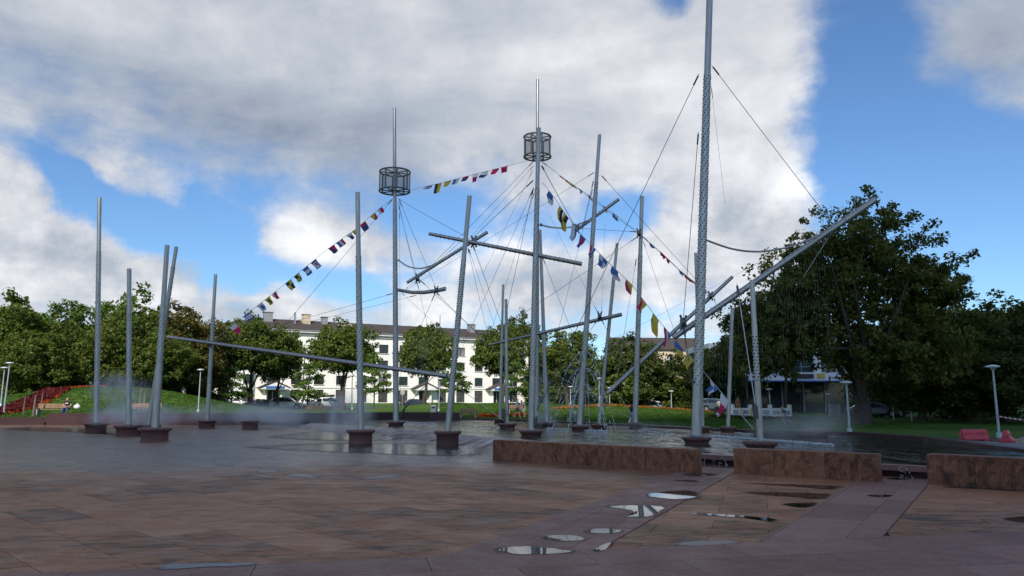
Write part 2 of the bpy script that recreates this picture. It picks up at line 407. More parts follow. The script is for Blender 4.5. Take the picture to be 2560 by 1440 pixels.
# ------------------------------------------------------------------ terrain
def sstep(v, a, b):
    t = min(1, max(0, (v - a) / (b - a))); return t * t * (3 - 2 * t)
HARD = [(-70, -60), (60, -60), (60, 11), (17.5, 16.5), (15.2, 22), (16.2, 29.5), (15.2, 34.8), (12, 36), (9.2, 41), (5.9, 48), (1, 56.3), (-4, 60.3), (-9, 61.2), (-14.6, 58.6), (-22, 55.7), (-33.5, 55.7), (-70, 56.4)]
def inside(x, y, poly):
    c = False; n = len(poly)
    for i in range(n):
        x0, y0 = poly[i]; x1, y1 = poly[(i + 1) % n]
        if (y0 > y) != (y1 > y) and x < (x1 - x0) * (y - y0) / (y1 - y0) + x0: c = not c
    return c
def g2(x, y, cx, cy, sx, sy): return math.exp(-((x - cx) / sx) ** 2 - ((y - cy) / sy) ** 2)
def hland(x, y):
    z = .08 + .12 * sstep(y, 95, 110) + .75 * sstep(y, 119, 132) * sstep(-x, -30, -5)
    z += .30 * sstep(-x, 4, 10) * sstep(y, 54, 58)
    z += 2.15 * g2(x, y, -40, 72, 13, 10) + .95 * g2(x, y, -37, 80, 8, 9)
    z += 1.15 * g2(x, y, -3, 88, 13, 9) + .75 * g2(x, y, 10, 80, 15, 11) - .0
    z += .10 * mnoise.noise((x * .11, y * .11, 3.0))
    return z
def terr(x, y):
    return -.5 if inside(x, y, HARD) else hland(x, y)
def hit(px, py):                          # where the line of sight meets the ground
    d = ray(px, py); Y = 30.0
    while Y < 400:
        t = Y / d.y
        if CZ + d.z * t <= terr(d.x * t, Y): break
        Y += .25
    return Vector((d.x * Y / d.y, Y, terr(d.x * Y / d.y, Y)))
def on_land(px, Y):                       # ground under the line of sight at the distance Y
    d = ray(px, 1000); X = d.x * Y / d.y
    return Vector((X, Y, terr(X, Y)))

def axis(lo, hi, step, far):
    a = list(np.arange(lo, hi + .01, step)); q = step
    b = [a[-1]]; c = [a[0]]
    while b[-1] < far: q *= 1.5; b.append(b[-1] + q)
    q = step
    while c[-1] > -far: q *= 1.5; c.append(c[-1] - q)
    return sorted(c[1:]) + a + b[1:]
xs = axis(-90, 80, 1.25, 3500); ys = axis(10, 160, 1.25, 3500)
mb = MB(); nx = len(xs)
mb.v = [(x, y, terr(x, y) if abs(x) < 300 and -60 < y < 300 else .3) for y in ys for x in xs]
for j in range(len(ys) - 1):
    for i in range(nx - 1):
        mb.f.append((j * nx + i, j * nx + i + 1, (j + 1) * nx + i + 1, (j + 1) * nx + i)); mb.mi.append(0); mb.sm.append(True)
tag(obj('ground', mb, M['grass']), kind='structure')

def drape(name, pts, width, mat, dz=.03):
    m = MB(); L = []
    P = [Vector(p[:2]) for p in pts]; fine = []
    for a, b in zip(P, P[1:]):
        n = max(1, int((b - a).length / 1.25)); fine += [a.lerp(b, i / n) for i in range(n)]
    fine.append(P[-1])
    for i, p in enumerate(fine):
        t = (fine[min(i + 1, len(fine) - 1)] - fine[max(i - 1, 0)]).normalized(); nn = Vector((-t.y, t.x))
        for s_ in (-1, -.5, 0, .5, 1):
            q = p + nn * width * .5 * s_; L.append((q.x, q.y, max(hland(q.x, q.y), -1) + dz))
    k = 5
    fs = [(i * k + j, i * k + j + 1, (i + 1) * k + j + 1, (i + 1) * k + j) for i in range(len(fine) - 1) for j in range(k - 1)]
    m.add(L, fs, 0, True)
    return tag(obj(name, m, mat), kind='structure')
drape('road', [(-120, 98), (-60, 112), (-20, 117), (30, 122), (90, 126)], 9, M['asphalt'], .06)
drape('path', [(17, 15), (16.8, 22), (17.9, 29.5), (16.4, 36.2), (12.6, 38)], 2.6, M['pave'], .07)
drape('footpath', [(18, 66), (26, 80), (34, 96), (40, 112)], 3.0, M['pave'], .05)

# ------------------------------------------------------------------ plaza paving
plaza = MB(); plaza.prism([(-70, -60), (60, -60), (60, 11), (20, 11), (9.6, 17.2), (5.2, 21.6), (-.9, 30.7), (-3.8, 36.3), (-7.4, 41.6), (-12.8, 48.8), (-13.5, 58.2), (-22, 55.2), (-33.5, 55.2), (-70, 55.9)], -.5, -.022)
plaza_o = tag(obj('plaza', plaza, M['joint']), kind='structure')

def clip_half(poly, p, n):                 # keep the side n points to
    out = []
    for i in range(len(poly)):
        a, b = poly[i], poly[(i + 1) % len(poly)]
        da = (a[0] - p[0]) * n[0] + (a[1] - p[1]) * n[1]; db = (b[0] - p[0]) * n[0] + (b[1] - p[1]) * n[1]
        if da >= 0: out.append(a)
        if (da >= 0) != (db >= 0):
            t = da / (da - db); out.append((a[0] + (b[0] - a[0]) * t, a[1] + (b[1] - a[1]) * t))
    return out
def area(poly):
    return .5 * abs(sum(poly[i][0] * poly[(i + 1) % len(poly)][1] - poly[(i + 1) % len(poly)][0] * poly[i][1] for i in range(len(poly))))
def halfplane(a, b, gap=0.0):              # keeps what lies left of a->b
    d = Vector((b[0] - a[0], b[1] - a[1])).normalized(); n = (-d.y, d.x)
    return ((a[0] + n[0] * gap, a[1] + n[1] * gap), n)
B1L = ((-.57, 9.32), (4.17, 19.34)); B1R = ((.92, 9.08), (5.26, 18.62)); B2L = ((2.82, 9.44), (7.89, 17.68)); B2R = ((4.65, 9.96), (9.29, 17.24))
RING = ((-5.15, 7.98), (6.86, 10.55))
sw = lambda l: (l[1], l[0])
CASC = ((-.9, 30.6), (-13.2, 49.4)); RIMF = ((5.2, 21.5), (-.9, 30.6)); REAR = [((-22, 55.1), (-60, 55.5)), ((-13, 58.4), (-22, 55.1))]
RIMN = ((9.4, 17.3), (5.2, 21.5))
regions = []
def grid(mat, planes, ax, la, lb, bounds, bond=.5):
    ax = Vector(ax).normalized(); bx_ = Vector((-ax.y, ax.x))
    cs = [Vector(c) for c in bounds]
    us = [c.dot(ax) for c in cs]; vs_ = [c.dot(bx_) for c in cs]
    j = 0; v = math.floor(min(vs_) / lb) * lb
    while v < max(vs_):
        u = math.floor(min(us) / la) * la + (bond * la if j % 2 else 0) - la
        while u < max(us):
            g = .004
            q = [(ax * a + bx_ * b) for a, b in ((u + g, v + g), (u + la - g, v + g), (u + la - g, v + lb - g), (u + g, v + lb - g))]
            q = [(w.x, w.y) for w in q]
            for p_, n_ in planes:
                if not q: break
                q = clip_half(q, p_, n_)
            if len(q) > 2 and area(q) > .01: regions.append((q, mat))
            u += la
        v += lb; j += 1
G = .006
# left field, laid diagonally
grid('slab', [halfplane(*RING, G), halfplane(*B1L, G), halfplane(*sw(CASC), .05) if False else halfplane(*CASC, .25), halfplane(*RIMF, .05)] + [halfplane(*r_, .05) for r_ in []] + [halfplane((60, 55.0), (-60, 55.0)[::1]) if False else ((0, 55.05), (0, -1))],
     (.71, -.70), 1.6, .8, [(-46, 6), (8, 6), (8, 56), (-46, 56)])
grid('slab', [halfplane(*RING, G), halfplane(*B2L, G), halfplane(*sw(B1R), G), ((7, 19.6), (-.68, -.73))], (.95, -.31), 1.5, .75, [(0, 8), (9, 8), (9, 21), (0, 21)])
grid('slab', [halfplane(*RING, G), halfplane(*sw(B2R), G), ((9.5, 17.6), (-.62, -.78)), ((22, 0), (-1, 0))], (.95, -.31), 1.5, .75, [(4, 9), (24, 9), (24, 19), (4, 19)])
grid('pink', [halfplane(*RING, G), halfplane(*B1R, G), halfplane(*sw(B1L), G), ((5.2, 21.4), (-.7, -.72))], (.42, .91), 1.9, .66, [(-2, 8), (7, 8), (7, 22), (-2, 22)])
grid('pink', [halfplane(*RING, G), halfplane(*B2R, G), halfplane(*sw(B2L), G), ((9.0, 17.9), (-.6, -.8))], (.53, .85), 1.9, .85, [(2, 8), (11, 8), (11, 20), (2, 20)])
grid('pink', [halfplane(*sw(RING), G), ((0, 1.0), (0, 1))], (.977, .209), 1.8, .9, [(-14, 0), (16, 0), (16, 12), (-14, 12)])
regions = [(q, m_) for q, m_ in regions if all(-52 < a[0] < 26 for a in q)]
def shows(q):
    cx = sum(a[0] for a in q) / len(q); cy = sum(a[1] for a in q) / len(q)
    if cy < 6.6 or abs(cx) > .70 * cy + .6: return 0
    return area(q) / cy ** 3
order = sorted(range(len(regions)), key=lambda i: -shows(regions[i][0]))
near = set(order[:300]); rest = {'slab': MB(), 'pink': MB()}
for i, (q, m_) in enumerate(regions):
    up = random.uniform(-.0015, .0015)
    n = len(q); a = sum(q[k][0] * q[(k + 1) % n][1] - q[(k + 1) % n][0] * q[k][1] for k in range(n))
    if a < 0: q = q[::-1]
    if m_ == 'pink': up += .012            # the bands stand a little proud
    if i in near:
        c = (sum(a[0] for a in q) / n, sum(a[1] for a in q) / n)
        s_ = MB(); s_.prism([(a[0] - c[0], a[1] - c[1]) for a in q], -.03, up)
        o = link('paving_slab', s_.mesh('paving_slab', M[m_]), plaza_o); o.location = (c[0], c[1], 0)
    else:
        rest[m_].prism(q, -.03, up)
for k, s_ in rest.items():
    tag(obj('paving_slabs', s_, M[k], plaza_o), kind='stuff')

# ------------------------------------------------------------------ pool
WZ = .26
POOL = [(-.9, 30.7), (-3.8, 36.3), (-7.4, 41.6), (-12.8, 48.8), (-13.4, 58.0), (-9, 60.6), (-4.1, 59.6), (.7, 55.7), (5.4, 47.2), (8.8, 40.4), (11.5, 35.3), (14.8, 34.2), (15.7, 29.6), (14.6, 22.1), (16.6, 16.2), (9.6, 17.3), (5.2, 21.6)]
fl = MB(); fl.prism(POOL, -.5, WZ)
tag(obj('pool_water', fl, M['water']), kind='structure')
def sweep(mb, pts, w, z0, z1, mi=0, side=1):      # kerb of width w to one side of a line
    P = [Vector(p) for p in pts]; L = []
    for i, p in enumerate(P):
        t = (P[min(i + 1, len(P) - 1)] - P[max(i - 1, 0)]).normalized(); n = Vector((-t.y, t.x)) * side
        L.append((p, p + n * w))
    for (a, b), (c, d) in zip(L, L[1:]):
        q = [tuple(a), tuple(c), tuple(d), tuple(b)]
        if side < 0: q = q[::-1]
        mb.prism(q, z0, z1, mi)
rim = thing('pool_kerb', 'low dark granite kerb curving round the far side of the pool', 'kerb', (5.4, 47.2, 0))
RP = [(-4.1, 59.6), (-1.7, 57.8), (.7, 55.7), (3.0, 51.6), (5.4, 47.2), (7.1, 43.8), (8.8, 40.4), (10.1, 37.9), (11.5, 35.3), (14.8, 34.2), (15.7, 29.6), (15.1, 25.8), (14.6, 22.1), (15.6, 19.2), (16.6, 16.2)]
for a, b in zip(RP, RP[1:]):
    A, B = Vector(a), Vector(b); d = (B - A).normalized() * .006
    k = MB(); sweep(k, [A + d, B - d], .45, -.3, .36 + random.uniform(-.004, .004), 0, 1)
    obj('kerb_stone', k, M['dark_granite'], rim, rim)
    k = MB(); sweep(k, [A + d, B - d], .07, .362, .366, 0, 1)
front = thing('pool_edge', 'mauve stone edge the pool water spills over behind the low walls', 'kerb', (5.2, 21.5, 0))
FP = [(2.1, 26.1), (3.6, 23.9), (5.2, 21.6), (6.6, 20.2), (8.1, 18.7), (9.6, 17.3), (11.9, 16.9), (14.2, 16.5), (16.6, 16.2)]
for a, b in zip(FP, FP[1:]):
    A, B = Vector(a), Vector(b); d = (B - A).normalized() * .006
    k = MB(); sweep(k, [A + d, B - d], .30, .16, .285 + random.uniform(-.003, .003), 0, -1)
    obj('edge_stone', k, M['pink'], front, front)
    k = MB(); sweep(k, [A + d * 4, B - d * 4], .12, -.2, .17, 0, -1)
    obj('riser', k, M['dark_granite'], front, front)
# thin falls below the stone edge
sp = MB()
for a, b in zip(FP[1:], FP[2:]):
    A, B = Vector(a), Vector(b); t = (B - A).normalized(); n = Vector((t.y, -t.x))
    for _ in range(14):
        p = A.lerp(B, random.random())
        for _ in range(9):
            q = p + n * random.uniform(.31, .42) + t * random.gauss(0, .02); z = random.random() ** 1.5 * .26; r_ = random.uniform(.004, .011)
            sp.add([(q.x + r_, q.y, z), (q.x - r_, q.y, z), (q.x, q.y + r_, z), (q.x, q.y - r_, z), (q.x, q.y, z + r_ * 3), (q.x, q.y, z - r_ * 3)], [(0, 2, 4), (2, 1, 4), (1, 3, 4), (3, 0, 4), (2, 0, 5), (1, 2, 5), (3, 1, 5), (0, 3, 5)], 0, True)
tag(obj('spill_water', sp, M['spray']), 'thin water falling below the mauve pool edge', 'water', kind='stuff')

# cascade on the plaza side
cas = thing('cascade', 'sloping mauve stone cascade with water running down to the plaza', 'cascade', (-3.8, 36.3, 0))
CP = [Vector(p) for p in [(2.1, 26.1), (.6, 28.4), (-.9, 30.7), (-2.35, 33.5), (-3.8, 36.3), (-5.6, 38.95), (-7.4, 41.6), (-10.1, 45.2), (-12.8, 48.8)]]
for A, B in zip(CP, CP[1:]):
    t = (B - A).normalized(); n = Vector((-t.y, t.x)); ns = int((B - A).length / .09)
    k = MB(); vs = []; fs = []
    prof = [(-.30, WZ + .018), (0, WZ + .022), (.18, .235), (.55, .16), (.95, .07), (1.3, -.01)]
    for i in range(ns + 1):
        p = A.lerp(B, i / ns); w = random.uniform(-.014, .014)
        for q, z in prof:
            e = p + n * q + t * random.uniform(-.02, .02); vs.append((e.x, e.y, z + (w + random.uniform(-.012, .012)) * (1 if q > .1 else .1)))
    m_ = len(prof)
    for i in range(ns):
        for j in range(m_ - 1): fs.append((i * m_ + j, i * m_ + j + 1, (i + 1) * m_ + j + 1, (i + 1) * m_ + j)[::-1])
    k.add(vs, fs, 0, False); obj('cascade_slope', k, M['pink'], cas, cas)
    # streaks of running water, one joined sheet per stretch
    k = MB()
    for _ in range(int((B - A).length * 14)):
        p = A.lerp(B, random.random()); w = random.uniform(.006, .018); s0 = random.uniform(.1, .6); s1 = s0 + random.uniform(.15, .5); dr = random.uniform(-.1, .1)
        q = [p + n * s0 - t * w, p + n * s0 + t * w, p + n * s1 + t * (w + dr), p + n * s1 - t * (w - dr)]
        zz = lambda s_: float(np.interp(s_, [a for a, _ in prof], [b for _, b in prof])) + .035
        k.add([(q[0].x, q[0].y, zz(s0)), (q[1].x, q[1].y, zz(s0)), (q[2].x, q[2].y, zz(s1)), (q[3].x, q[3].y, zz(s1))], [(0, 1, 2, 3)])
    tag(obj('water_streaks', k, M['spray'], cas, cas), kind='stuff')

# ------------------------------------------------------------------ puddles and water film on the plaza
def puddle(pts, label, mat='puddle', z=.0175, group=None, noise_=.06, name='puddle'):
    g = [gp(*p) for p in pts]; P = []
    n = len(g)
    for i in range(n):
        a, b, c, d = g[i - 1], g[i], g[(i + 1) % n], g[(i + 2) % n]
        for k in range(9):
            t = k / 9
            q = .5 * ((2 * b) + (c - a) * t + (2 * a - 5 * b + 4 * c - d) * t * t + (3 * b - a - 3 * c + d) * t ** 3)
            s_ = (mnoise.noise((q.x * 3, q.y * 3, 1.3)) + .6 * mnoise.noise((q.x * 9, q.y * 9, 4.3))) * noise_
            P.append((q.x + s_, q.y + s_ * .8))
    a = sum(P[k][0] * P[(k + 1) % len(P)][1] - P[(k + 1) % len(P)][0] * P[k][1] for k in range(len(P)))
    if a < 0: P = P[::-1]
    c = Vector((sum(p[0] for p in P) / len(P), sum(p[1] for p in P) / len(P)))
    n = len(P); k = MB()
    k.add([(c.x + (p[0] - c.x) * s_, c.y + (p[1] - c.y) * s_, z) for s_ in (1.06, .62) for p in P] + [(c.x, c.y, z)], [(i, (i + 1) % n, n + (i + 1) % n, n + i) for i in range(n)] + [(n + i, n + (i + 1) % n, 2 * n) for i in range(n)], 0, False)
    o = obj(name, k, M[mat]); at_ = o.data.attributes.new('depth', 'FLOAT', 'POINT'); at_.data.foreach_set('value', [0.0] * n + [.9] * n + [1.2])
    return tag(o, label, 'puddle', group)
puddle([(1605, 1240), (1640, 1231), (1735, 1227), (1762, 1243), (1715, 1251), (1650, 1249)], 'large puddle on the mauve band nearest the low walls, mirroring tree and sky')
puddle([(1510, 1267), (1580, 1263), (1668, 1268), (1660, 1283), (1625, 1297), (1555, 1298), (1590, 1288), (1560, 1276)], 'puddle on the mauve band with a mast mirrored in it, second from the walls')
puddle([(1455, 1331), (1500, 1323), (1560, 1329), (1540, 1337), (1480, 1338)], 'thin faint puddle along the right edge of the mauve band')
puddle([(1350, 1350), (1370, 1340), (1440, 1341), (1476, 1352), (1430, 1357), (1385, 1356)], 'small oval puddle in the middle of the mauve band')
puddle([(1235, 1376), (1280, 1368), (1370, 1371), (1450, 1384), (1340, 1391), (1285, 1390)], 'puddle on the mauve band nearest the viewer')
puddle([(1700, 1187), (1740, 1183), (1800, 1186), (1790, 1191), (1730, 1192)], 'dark sliver of a puddle on the mauve band close to the first low wall')
puddle([(1680, 1203), (1720, 1201), (1755, 1205), (1735, 1207)], 'narrow dark puddle just nearer than the sliver by the first low wall')
puddle([(1840, 1230), (1950, 1230), (2085, 1236), (2060, 1250), (1980, 1243), (1900, 1238)], 'long brown puddle between the two bands mirroring the middle low wall', z=.006)
puddle([(1840, 1207), (1960, 1210), (2110, 1216), (2090, 1225), (2040, 1222), (1930, 1213)], 'long thin puddle just in front of the middle low wall', z=.006)
puddle([(1945, 1261), (2000, 1257), (2048, 1258), (2030, 1268), (1990, 1270)], 'dark little puddle against the left edge of the right-hand band', z=.006)
puddle([(1690, 1281), (1780, 1284), (1910, 1293), (1955, 1300), (1945, 1307), (1915, 1302), (1900, 1297), (1770, 1289)], 'thin bright trail of water across the slabs between the bands', z=.006, noise_=.02)
puddle([(1475, 1381), (1525, 1356), (1535, 1360), (1520, 1372), (1500, 1383)], 'blue-grey wet patch at the near corner of the left band')
puddle([(1670, 1362), (1740, 1352), (1830, 1350), (1860, 1357), (1790, 1365), (1720, 1367)], 'pale wet patch on the near slabs between the bands', 'damp', .006)
puddle([(2160, 1240), (2200, 1238), (2236, 1241), (2215, 1245), (2180, 1244)], 'small dark puddle lying on the right-hand band')
puddle([(2210, 1198), (2250, 1196), (2275, 1199), (2250, 1202)], 'dark puddle in the gap before the right low wall')
puddle([(2345, 1217), (2450, 1214), (2570, 1224), (2560, 1230), (2420, 1222)], 'dark wet strip along the foot of the right low wall', z=.006)
puddle([(2500, 1297), (2560, 1290), (2600, 1300), (2570, 1310)], 'dark puddle at the right border of the plaza', z=.006)
puddle([(375, 1421), (430, 1412), (625, 1410), (640, 1417), (520, 1422), (400, 1427)], 'long pale wet smear at the seam of the near mauve paving', 'damp', .0165)
puddle([(600, 1118), (760, 1109), (1000, 1108), (1212, 1111), (1218, 1140), (1080, 1141), (880, 1134), (700, 1126)], 'broad shallow sheet of water on the plaza before the cascade', 'film', .006, None, .15)
puddle([(660, 1092), (800, 1077), (920, 1077), (1000, 1088), (1010, 1100), (900, 1103), (760, 1101)], 'sheet of water on the plaza at the foot of the cascade', 'film', .007, None, .15)
puddle([(0, 1071), (110, 1068), (220, 1074), (330, 1090), (200, 1082), (80, 1078)], 'wet gleam on the plaza before the left steps', 'film', .006, None, .15)
for i, q in enumerate([[(700, 1188), (760, 1184), (800, 1196), (750, 1193)], [(640, 1178), (690, 1176), (700, 1180), (660, 1183)], [(900, 1196), (990, 1187), (1010, 1190), (930, 1199)], [(620, 1182), (655, 1188), (690, 1197), (650, 1193)], [(540, 1160), (590, 1164), (560, 1167)]]):
    puddle(q, ['right-hand pale streak of water amid the dark left paving', 'upper pale streak of water amid the dark left paving', 'lone pale streak of water left of the longest low wall', 'crooked pale streak of water below the upper one on the left paving', 'leftmost little pale streak of water on the left paving'][i], 'damp', .006, group='water streaks on the left paving')

# ------------------------------------------------------------------ low granite walls in front of the pool
def low_wall(pa, pb, zt, n, label, th=.42):
    A, B = gp(*pa), gp(*pb); A.z = B.z = 0
    t = (B - A).normalized(); nn = Vector((-t.y, t.x, 0))
    if nn.y < 0: nn = -nn
    w = thing('low_wall', label, 'wall', A)
    cuts = [0] + sorted(i / n + random.uniform(-.03, .03) for i in range(1, n)) + [1]
    for a, b in zip(cuts, cuts[1:]):
        p, q = A.lerp(B, a) + t * .004, A.lerp(B, b) - t * .004; z1 = zt + random.uniform(-.003, .003); e = .012
        jj = nn * random.uniform(-.004, .004)
        p, q = p + jj, q + jj
        k = MB()
        lo = [p, q, q + nn * th, p + nn * th]; md = [(x.x, x.y, z1 - e) for x in lo]
        ti = [p + t * e + nn * e, q - t * e + nn * e, q - t * e + nn * (th - e), p + t * e + nn * (th - e)]
        vs = [(x.x, x.y, -.02) for x in lo] + md + [(x.x, x.y, z1) for x in ti]
        k.add(vs, [(0, 1, 5, 4), (1, 2, 6, 5), (2, 3, 7, 6), (3, 0, 4, 7), (4, 5, 9, 8), (5, 6, 10, 9), (6, 7, 11, 10), (7, 4, 8, 11), (8, 9, 10, 11)])
        obj('granite_block', k, M['block'], w, w)
    return w
low_wall((1232, 1148), (1734, 1184), .57, 5, 'longest low wall of rust-brown granite blocks, left of the three before the pool')
low_wall((1835, 1183), (2194, 1206), .59, 3, 'middle low wall of rust-brown granite blocks between the two bands')
low_wall((2320, 1210), (2690, 1236), .62, 3, 'low wall of rust-brown granite blocks cut off by the right border')

# ------------------------------------------------------------------ rear retaining wall and steps at the left
rw = thing('retaining_wall', 'dark mauve granite wall of big panels behind the left plaza', 'wall', (-22, 55.1, 0))
def panels(pts, z1, step, name='granite_panel'):
    for a, b in zip(pts, pts[1:]):
        A, B = Vector(a), Vector(b); n = max(1, round((B - A).length / step)); t = (B - A).normalized()
        for i in range(n):
            p, q = A.lerp(B, i / n) + t * .005, A.lerp(B, (i + 1) / n) - t * .005
            k = MB(); sweep(k, [p, q], .45, -.1, z1 + random.uniform(-.004, .004), 0, 1); obj(name, k, M['dark_granite'], rw, rw)
panels([(-33.3, 55.1), (-22, 55.1), (-13.5, 58.1), (-8.8, 60.7), (-4.2, 59.8)], .80, 2.2)
k = MB(); P = gp(871, 1052); k.box((-11.7, 58.98, .56), (.42, .05, .42), R(29)); obj('white_plate', k, M['white'], rw, rw)
st = thing('steps', 'three low dark stone steps at the left border before the lawn', 'steps', (-45, 55.2, 0))
for i in range(3):
    for j in range(8):
        x0 = -60 + j * 3.32
        k = MB(); k.prism([(x0 + .005, 55.15 + i * .4), (x0 + 3.31, 55.15 + i * .4), (x0 + 3.31, 55.55 + i * .4 + (1 if i == 2 else 0)), (x0 + .005, 55.55 + i * .4 + (1 if i == 2 else 0))], -.1, .17 * (i + 1) + random.uniform(-.003, .003))
        obj('step_stone', k, M['dark_granite'], st, st)
# ------------------------------------------------------------------ steel masts
M['stain'] = M['plinth']
masts = {}
def mast(key, label, bx, yp, yb, zg, top, w0, w1, studs=None, pd=1.1, ph=.52, split=None, nest=None, lean=0.0, group='steel masts', cap=True):
    """bx,yp foot of the tube on its plinth; yb foot of the plinth on the level zg; top; widths in survey pixels"""
    Y = gp(bx, yb, zg).y
    a = at(bx, yp, Y); b = at(top[0], top[1], Y + lean)
    a.z = min(a.z, ph); k = Y / FPX
    r0, r1 = w0 * k / 2, w1 * k / 2
    c = Vector((a.x, Y, 0)); a.y = Y
    root = thing('mast', label, 'mast', c, group=group)
    pr = pd / 2
    p = MB(); p.lathe([(pr * .80, -.05), (pr * .80, ph * .70), (pr * .86, ph * .72)], c, 24); p.lathe([(0.0, ph * .70), (pr * .86, ph * .70)], c, 24)
    pl = obj('plinth', p, M['plinth'], root, root)
    s_ = MB(); s_.lathe([(pr * .86, ph * .721), (pr * .93, ph * .80), (pr, ph * .86), (pr, ph), (r0 * .5, ph)], c, 24, smooth=False); obj('plinth_slab', s_, M['plinth'], pl, root)
    d = (b - a); L = d.length
    rad = lambda t: r0 + (r1 - r0) * t
    ts = split if split is not None else .62
    foot = a - d.normalized() * .08
    t1 = MB(); t1.tube([foot, a + d * ts], [rad(0), rad(ts)], 18); obj('lower_tube', t1, M['steel'], root, root)
    t2 = MB(); t2.tube([a + d * ts, b], [rad(ts) * .93, rad(1)], 18); obj('upper_tube', t2, M['steel'], root, root)
    cl = MB(); cl.tube([a + d * (ts - .15 / L), a + d * (ts + .06 / L)], [rad(ts) * 1.02, rad(ts) * 1.02], 18); obj('collar', cl, M['steel'], root, root)
    fl_ = MB(); fl_.tube([a, a + d.normalized() * .05], [r0 * 1.5, r0 * 1.4], 14); obj('base_flange', fl_, M['steel_dark'], root, root)
    if studs:
        y0, y1 = studs; t0 = (a.z - 0); dz = d
        tb = max(0, min(1, (at(bx, y1, Y).z - a.z) / (b.z - a.z))); te = max(0, min(1, (at(bx, y0, Y).z - a.z) / (b.z - a.z)))
        dn = d.normalized(); u = dn.cross(Vector((0, 1, 0))).normalized(); v = dn.cross(u)
        g = MB(); nr = int((te - tb) * L / .10); na = max(5, int(2 * math.pi * r0 / .19))
        for i in range(nr):
            t = tb + (te - tb) * (i + .5) / nr
            for j in range(na):
                an = 2 * math.pi * (j + (i % 3) / 3) / na
                o_ = u * math.cos(an) + v * math.sin(an); q = a + d * t + o_ * rad(t)
                e1 = dn; e2 = dn.cross(o_); h_ = .027 if Y < 30 else .025
                vs = [q + (e1 * math.cos(m_ * math.pi / 3) + e2 * math.sin(m_ * math.pi / 3)) * h_ for m_ in range(6)]
                vs = [w - o_ * .01 for w in vs] + [q + o_ * .014 + (w - q) * .85 for w in vs]
                g.add(vs, [(6, 7, 8, 9, 10, 11)] + [(m_, (m_ + 1) % 6, 6 + (m_ + 1) % 6, 6 + m_) for m_ in range(6)])
        tag(obj('nozzles', g, M['nozzle'], root, root), kind='stuff')
    if nest:
        n0, n1, nw = nest
        zt, zb = at(bx, n0, Y).z, at(bx, n1, Y).z; tm = ((zt + zb) / 2 - a.z) / (b.z - a.z); cc = a + d * tm; rr = nw * k / 2
        cn = MB()
        for z in (zt, zb): cn.tube([(cc.x + rr * math.cos(j * math.pi / 20), cc.y + rr * math.sin(j * math.pi / 20), z) for j in range(41)], .05, 6)
        o = obj('crows_nest', cn, M['steel_dark'], root, root)
        for j in range(8):
            an = j * math.pi / 4 + .3; e = Vector((math.cos(an), math.sin(an), 0)); q = MB()
            q.box((cc.x + e.x * rr, cc.y + e.y * rr, (zt + zb) / 2), (.05, .09, zt - zb), an); obj('upright', q, M['steel_dark'], o, root)
            for z in (zb + .02, zt - .06):
                q = MB(); q.tube([(cc.x + e.x * r0 * .5, cc.y + e.y * r0 * .5, z), (cc.x + e.x * rr, cc.y + e.y * rr, z)], .035, 6); obj('spoke', q, M['steel_dark'], o, root)
        q = MB(); q.lathe([(rr * .985, zb), (rr * .985, zt)], (cc.x, cc.y, 0), 40); obj('mesh_screen', q, M['sheet'], o, root)
    masts[key] = (root, a, b, Y)
    return root
mast('250', 'leftmost tall steel mast on a round plinth', 241, 1058, 1081, 0, (249, 494), 13.5, 10, (628, 955), 1.29, .5, .74)
mast('323', 'shorter steel mast on a round plinth, second from the left', 322, 1063, 1089, 0, (323, 672), 14, 11, (785, 948), 1.40, .5, .72)
mast('388', 'right-leaning steel mast on the nearest left plinth', 388, 1071, 1101, 0, (418, 613), 18, 11.5, (782, 912), 1.40, .54, .63)
mast('441', 'slim steel mast leaning right close behind a nearer leaning mast', 371, 1064, 1088, 0, (441, 617), 11, 9.5, (668, 1000), 1.2, .5, .88)
mast('520', 'slender steel mast in mist where the long low beam crosses', 518, 1053, 1070, 0, (539, 686), 11, 8, (790, 960), 1.22, .48, .72)
mast('902', 'steel mast on a round plinth in a cloud of mist before the cascade', 902, 1077, 1108, 0, (894, 481), 17, 12, (640, 930), 1.18, .54, .72)
mast('990', 'tall steel mast with a dark crow\'s nest, left of the two with nests', 990, 1055, 1064, WZ, (986, 270), 15, 8.5, (522, 945), 1.06, .5, .67, (430, 478, 78))
mast('1118', 'right-leaning steel mast on a plinth at the foot of the cascade', 1119, 1082, 1112, 0, (1174, 490), 15.5, 12, (660, 955), 1.10, .54, .72)
mast('1328', 'thick steel mast in front of the mast with the grey crow\'s nest', 1328, 1078, 1090, WZ, (1347, 320), 16.5, 11, (470, 940), 1.04, .5, .78)
mast('1348', 'tallest far steel mast carrying a grey crow\'s nest', 1341, 1057, 1066, WZ, (1344, 198), 13, 7.5, (560, 980), 1.0, .5, .66, (343, 392, 70))
mast('1366', 'thin steel mast just right of the thick central one', 1367, 1056, 1065, WZ, (1350, 575), 11, 8, None, 1.0, .5, .8)
mast('1449', 'steel mast leaning right with the arching water jets at its foot', 1449, 1064, 1076, WZ, (1499, 337), 15, 9, (455, 960), .96, .5, .78)
mast('1498', 'thin right-leaning steel mast on the far side of the jets', 1498, 1060, 1072, WZ, (1543, 608), 9.5, 7.5, (690, 990), .91, .5, .8)
mast('1588', 'steel mast rising beside the lower end of the long slanting beam', 1588, 1058, 1069, WZ, (1605, 491), 14, 10, (640, 960), .8, .5, .73)
mast('1268', 'short steel mast in front of a thinner taller one left of centre', 1268, 1061, 1070, WZ, (1265, 748), 9.5, 8, None, 1.0, .5, .7)
mast('1250', 'thin steel mast with a small hook at its top left of centre', 1250, 1050, 1056, WZ, (1258, 711), 8.5, 6, None, .9, .5, .7)
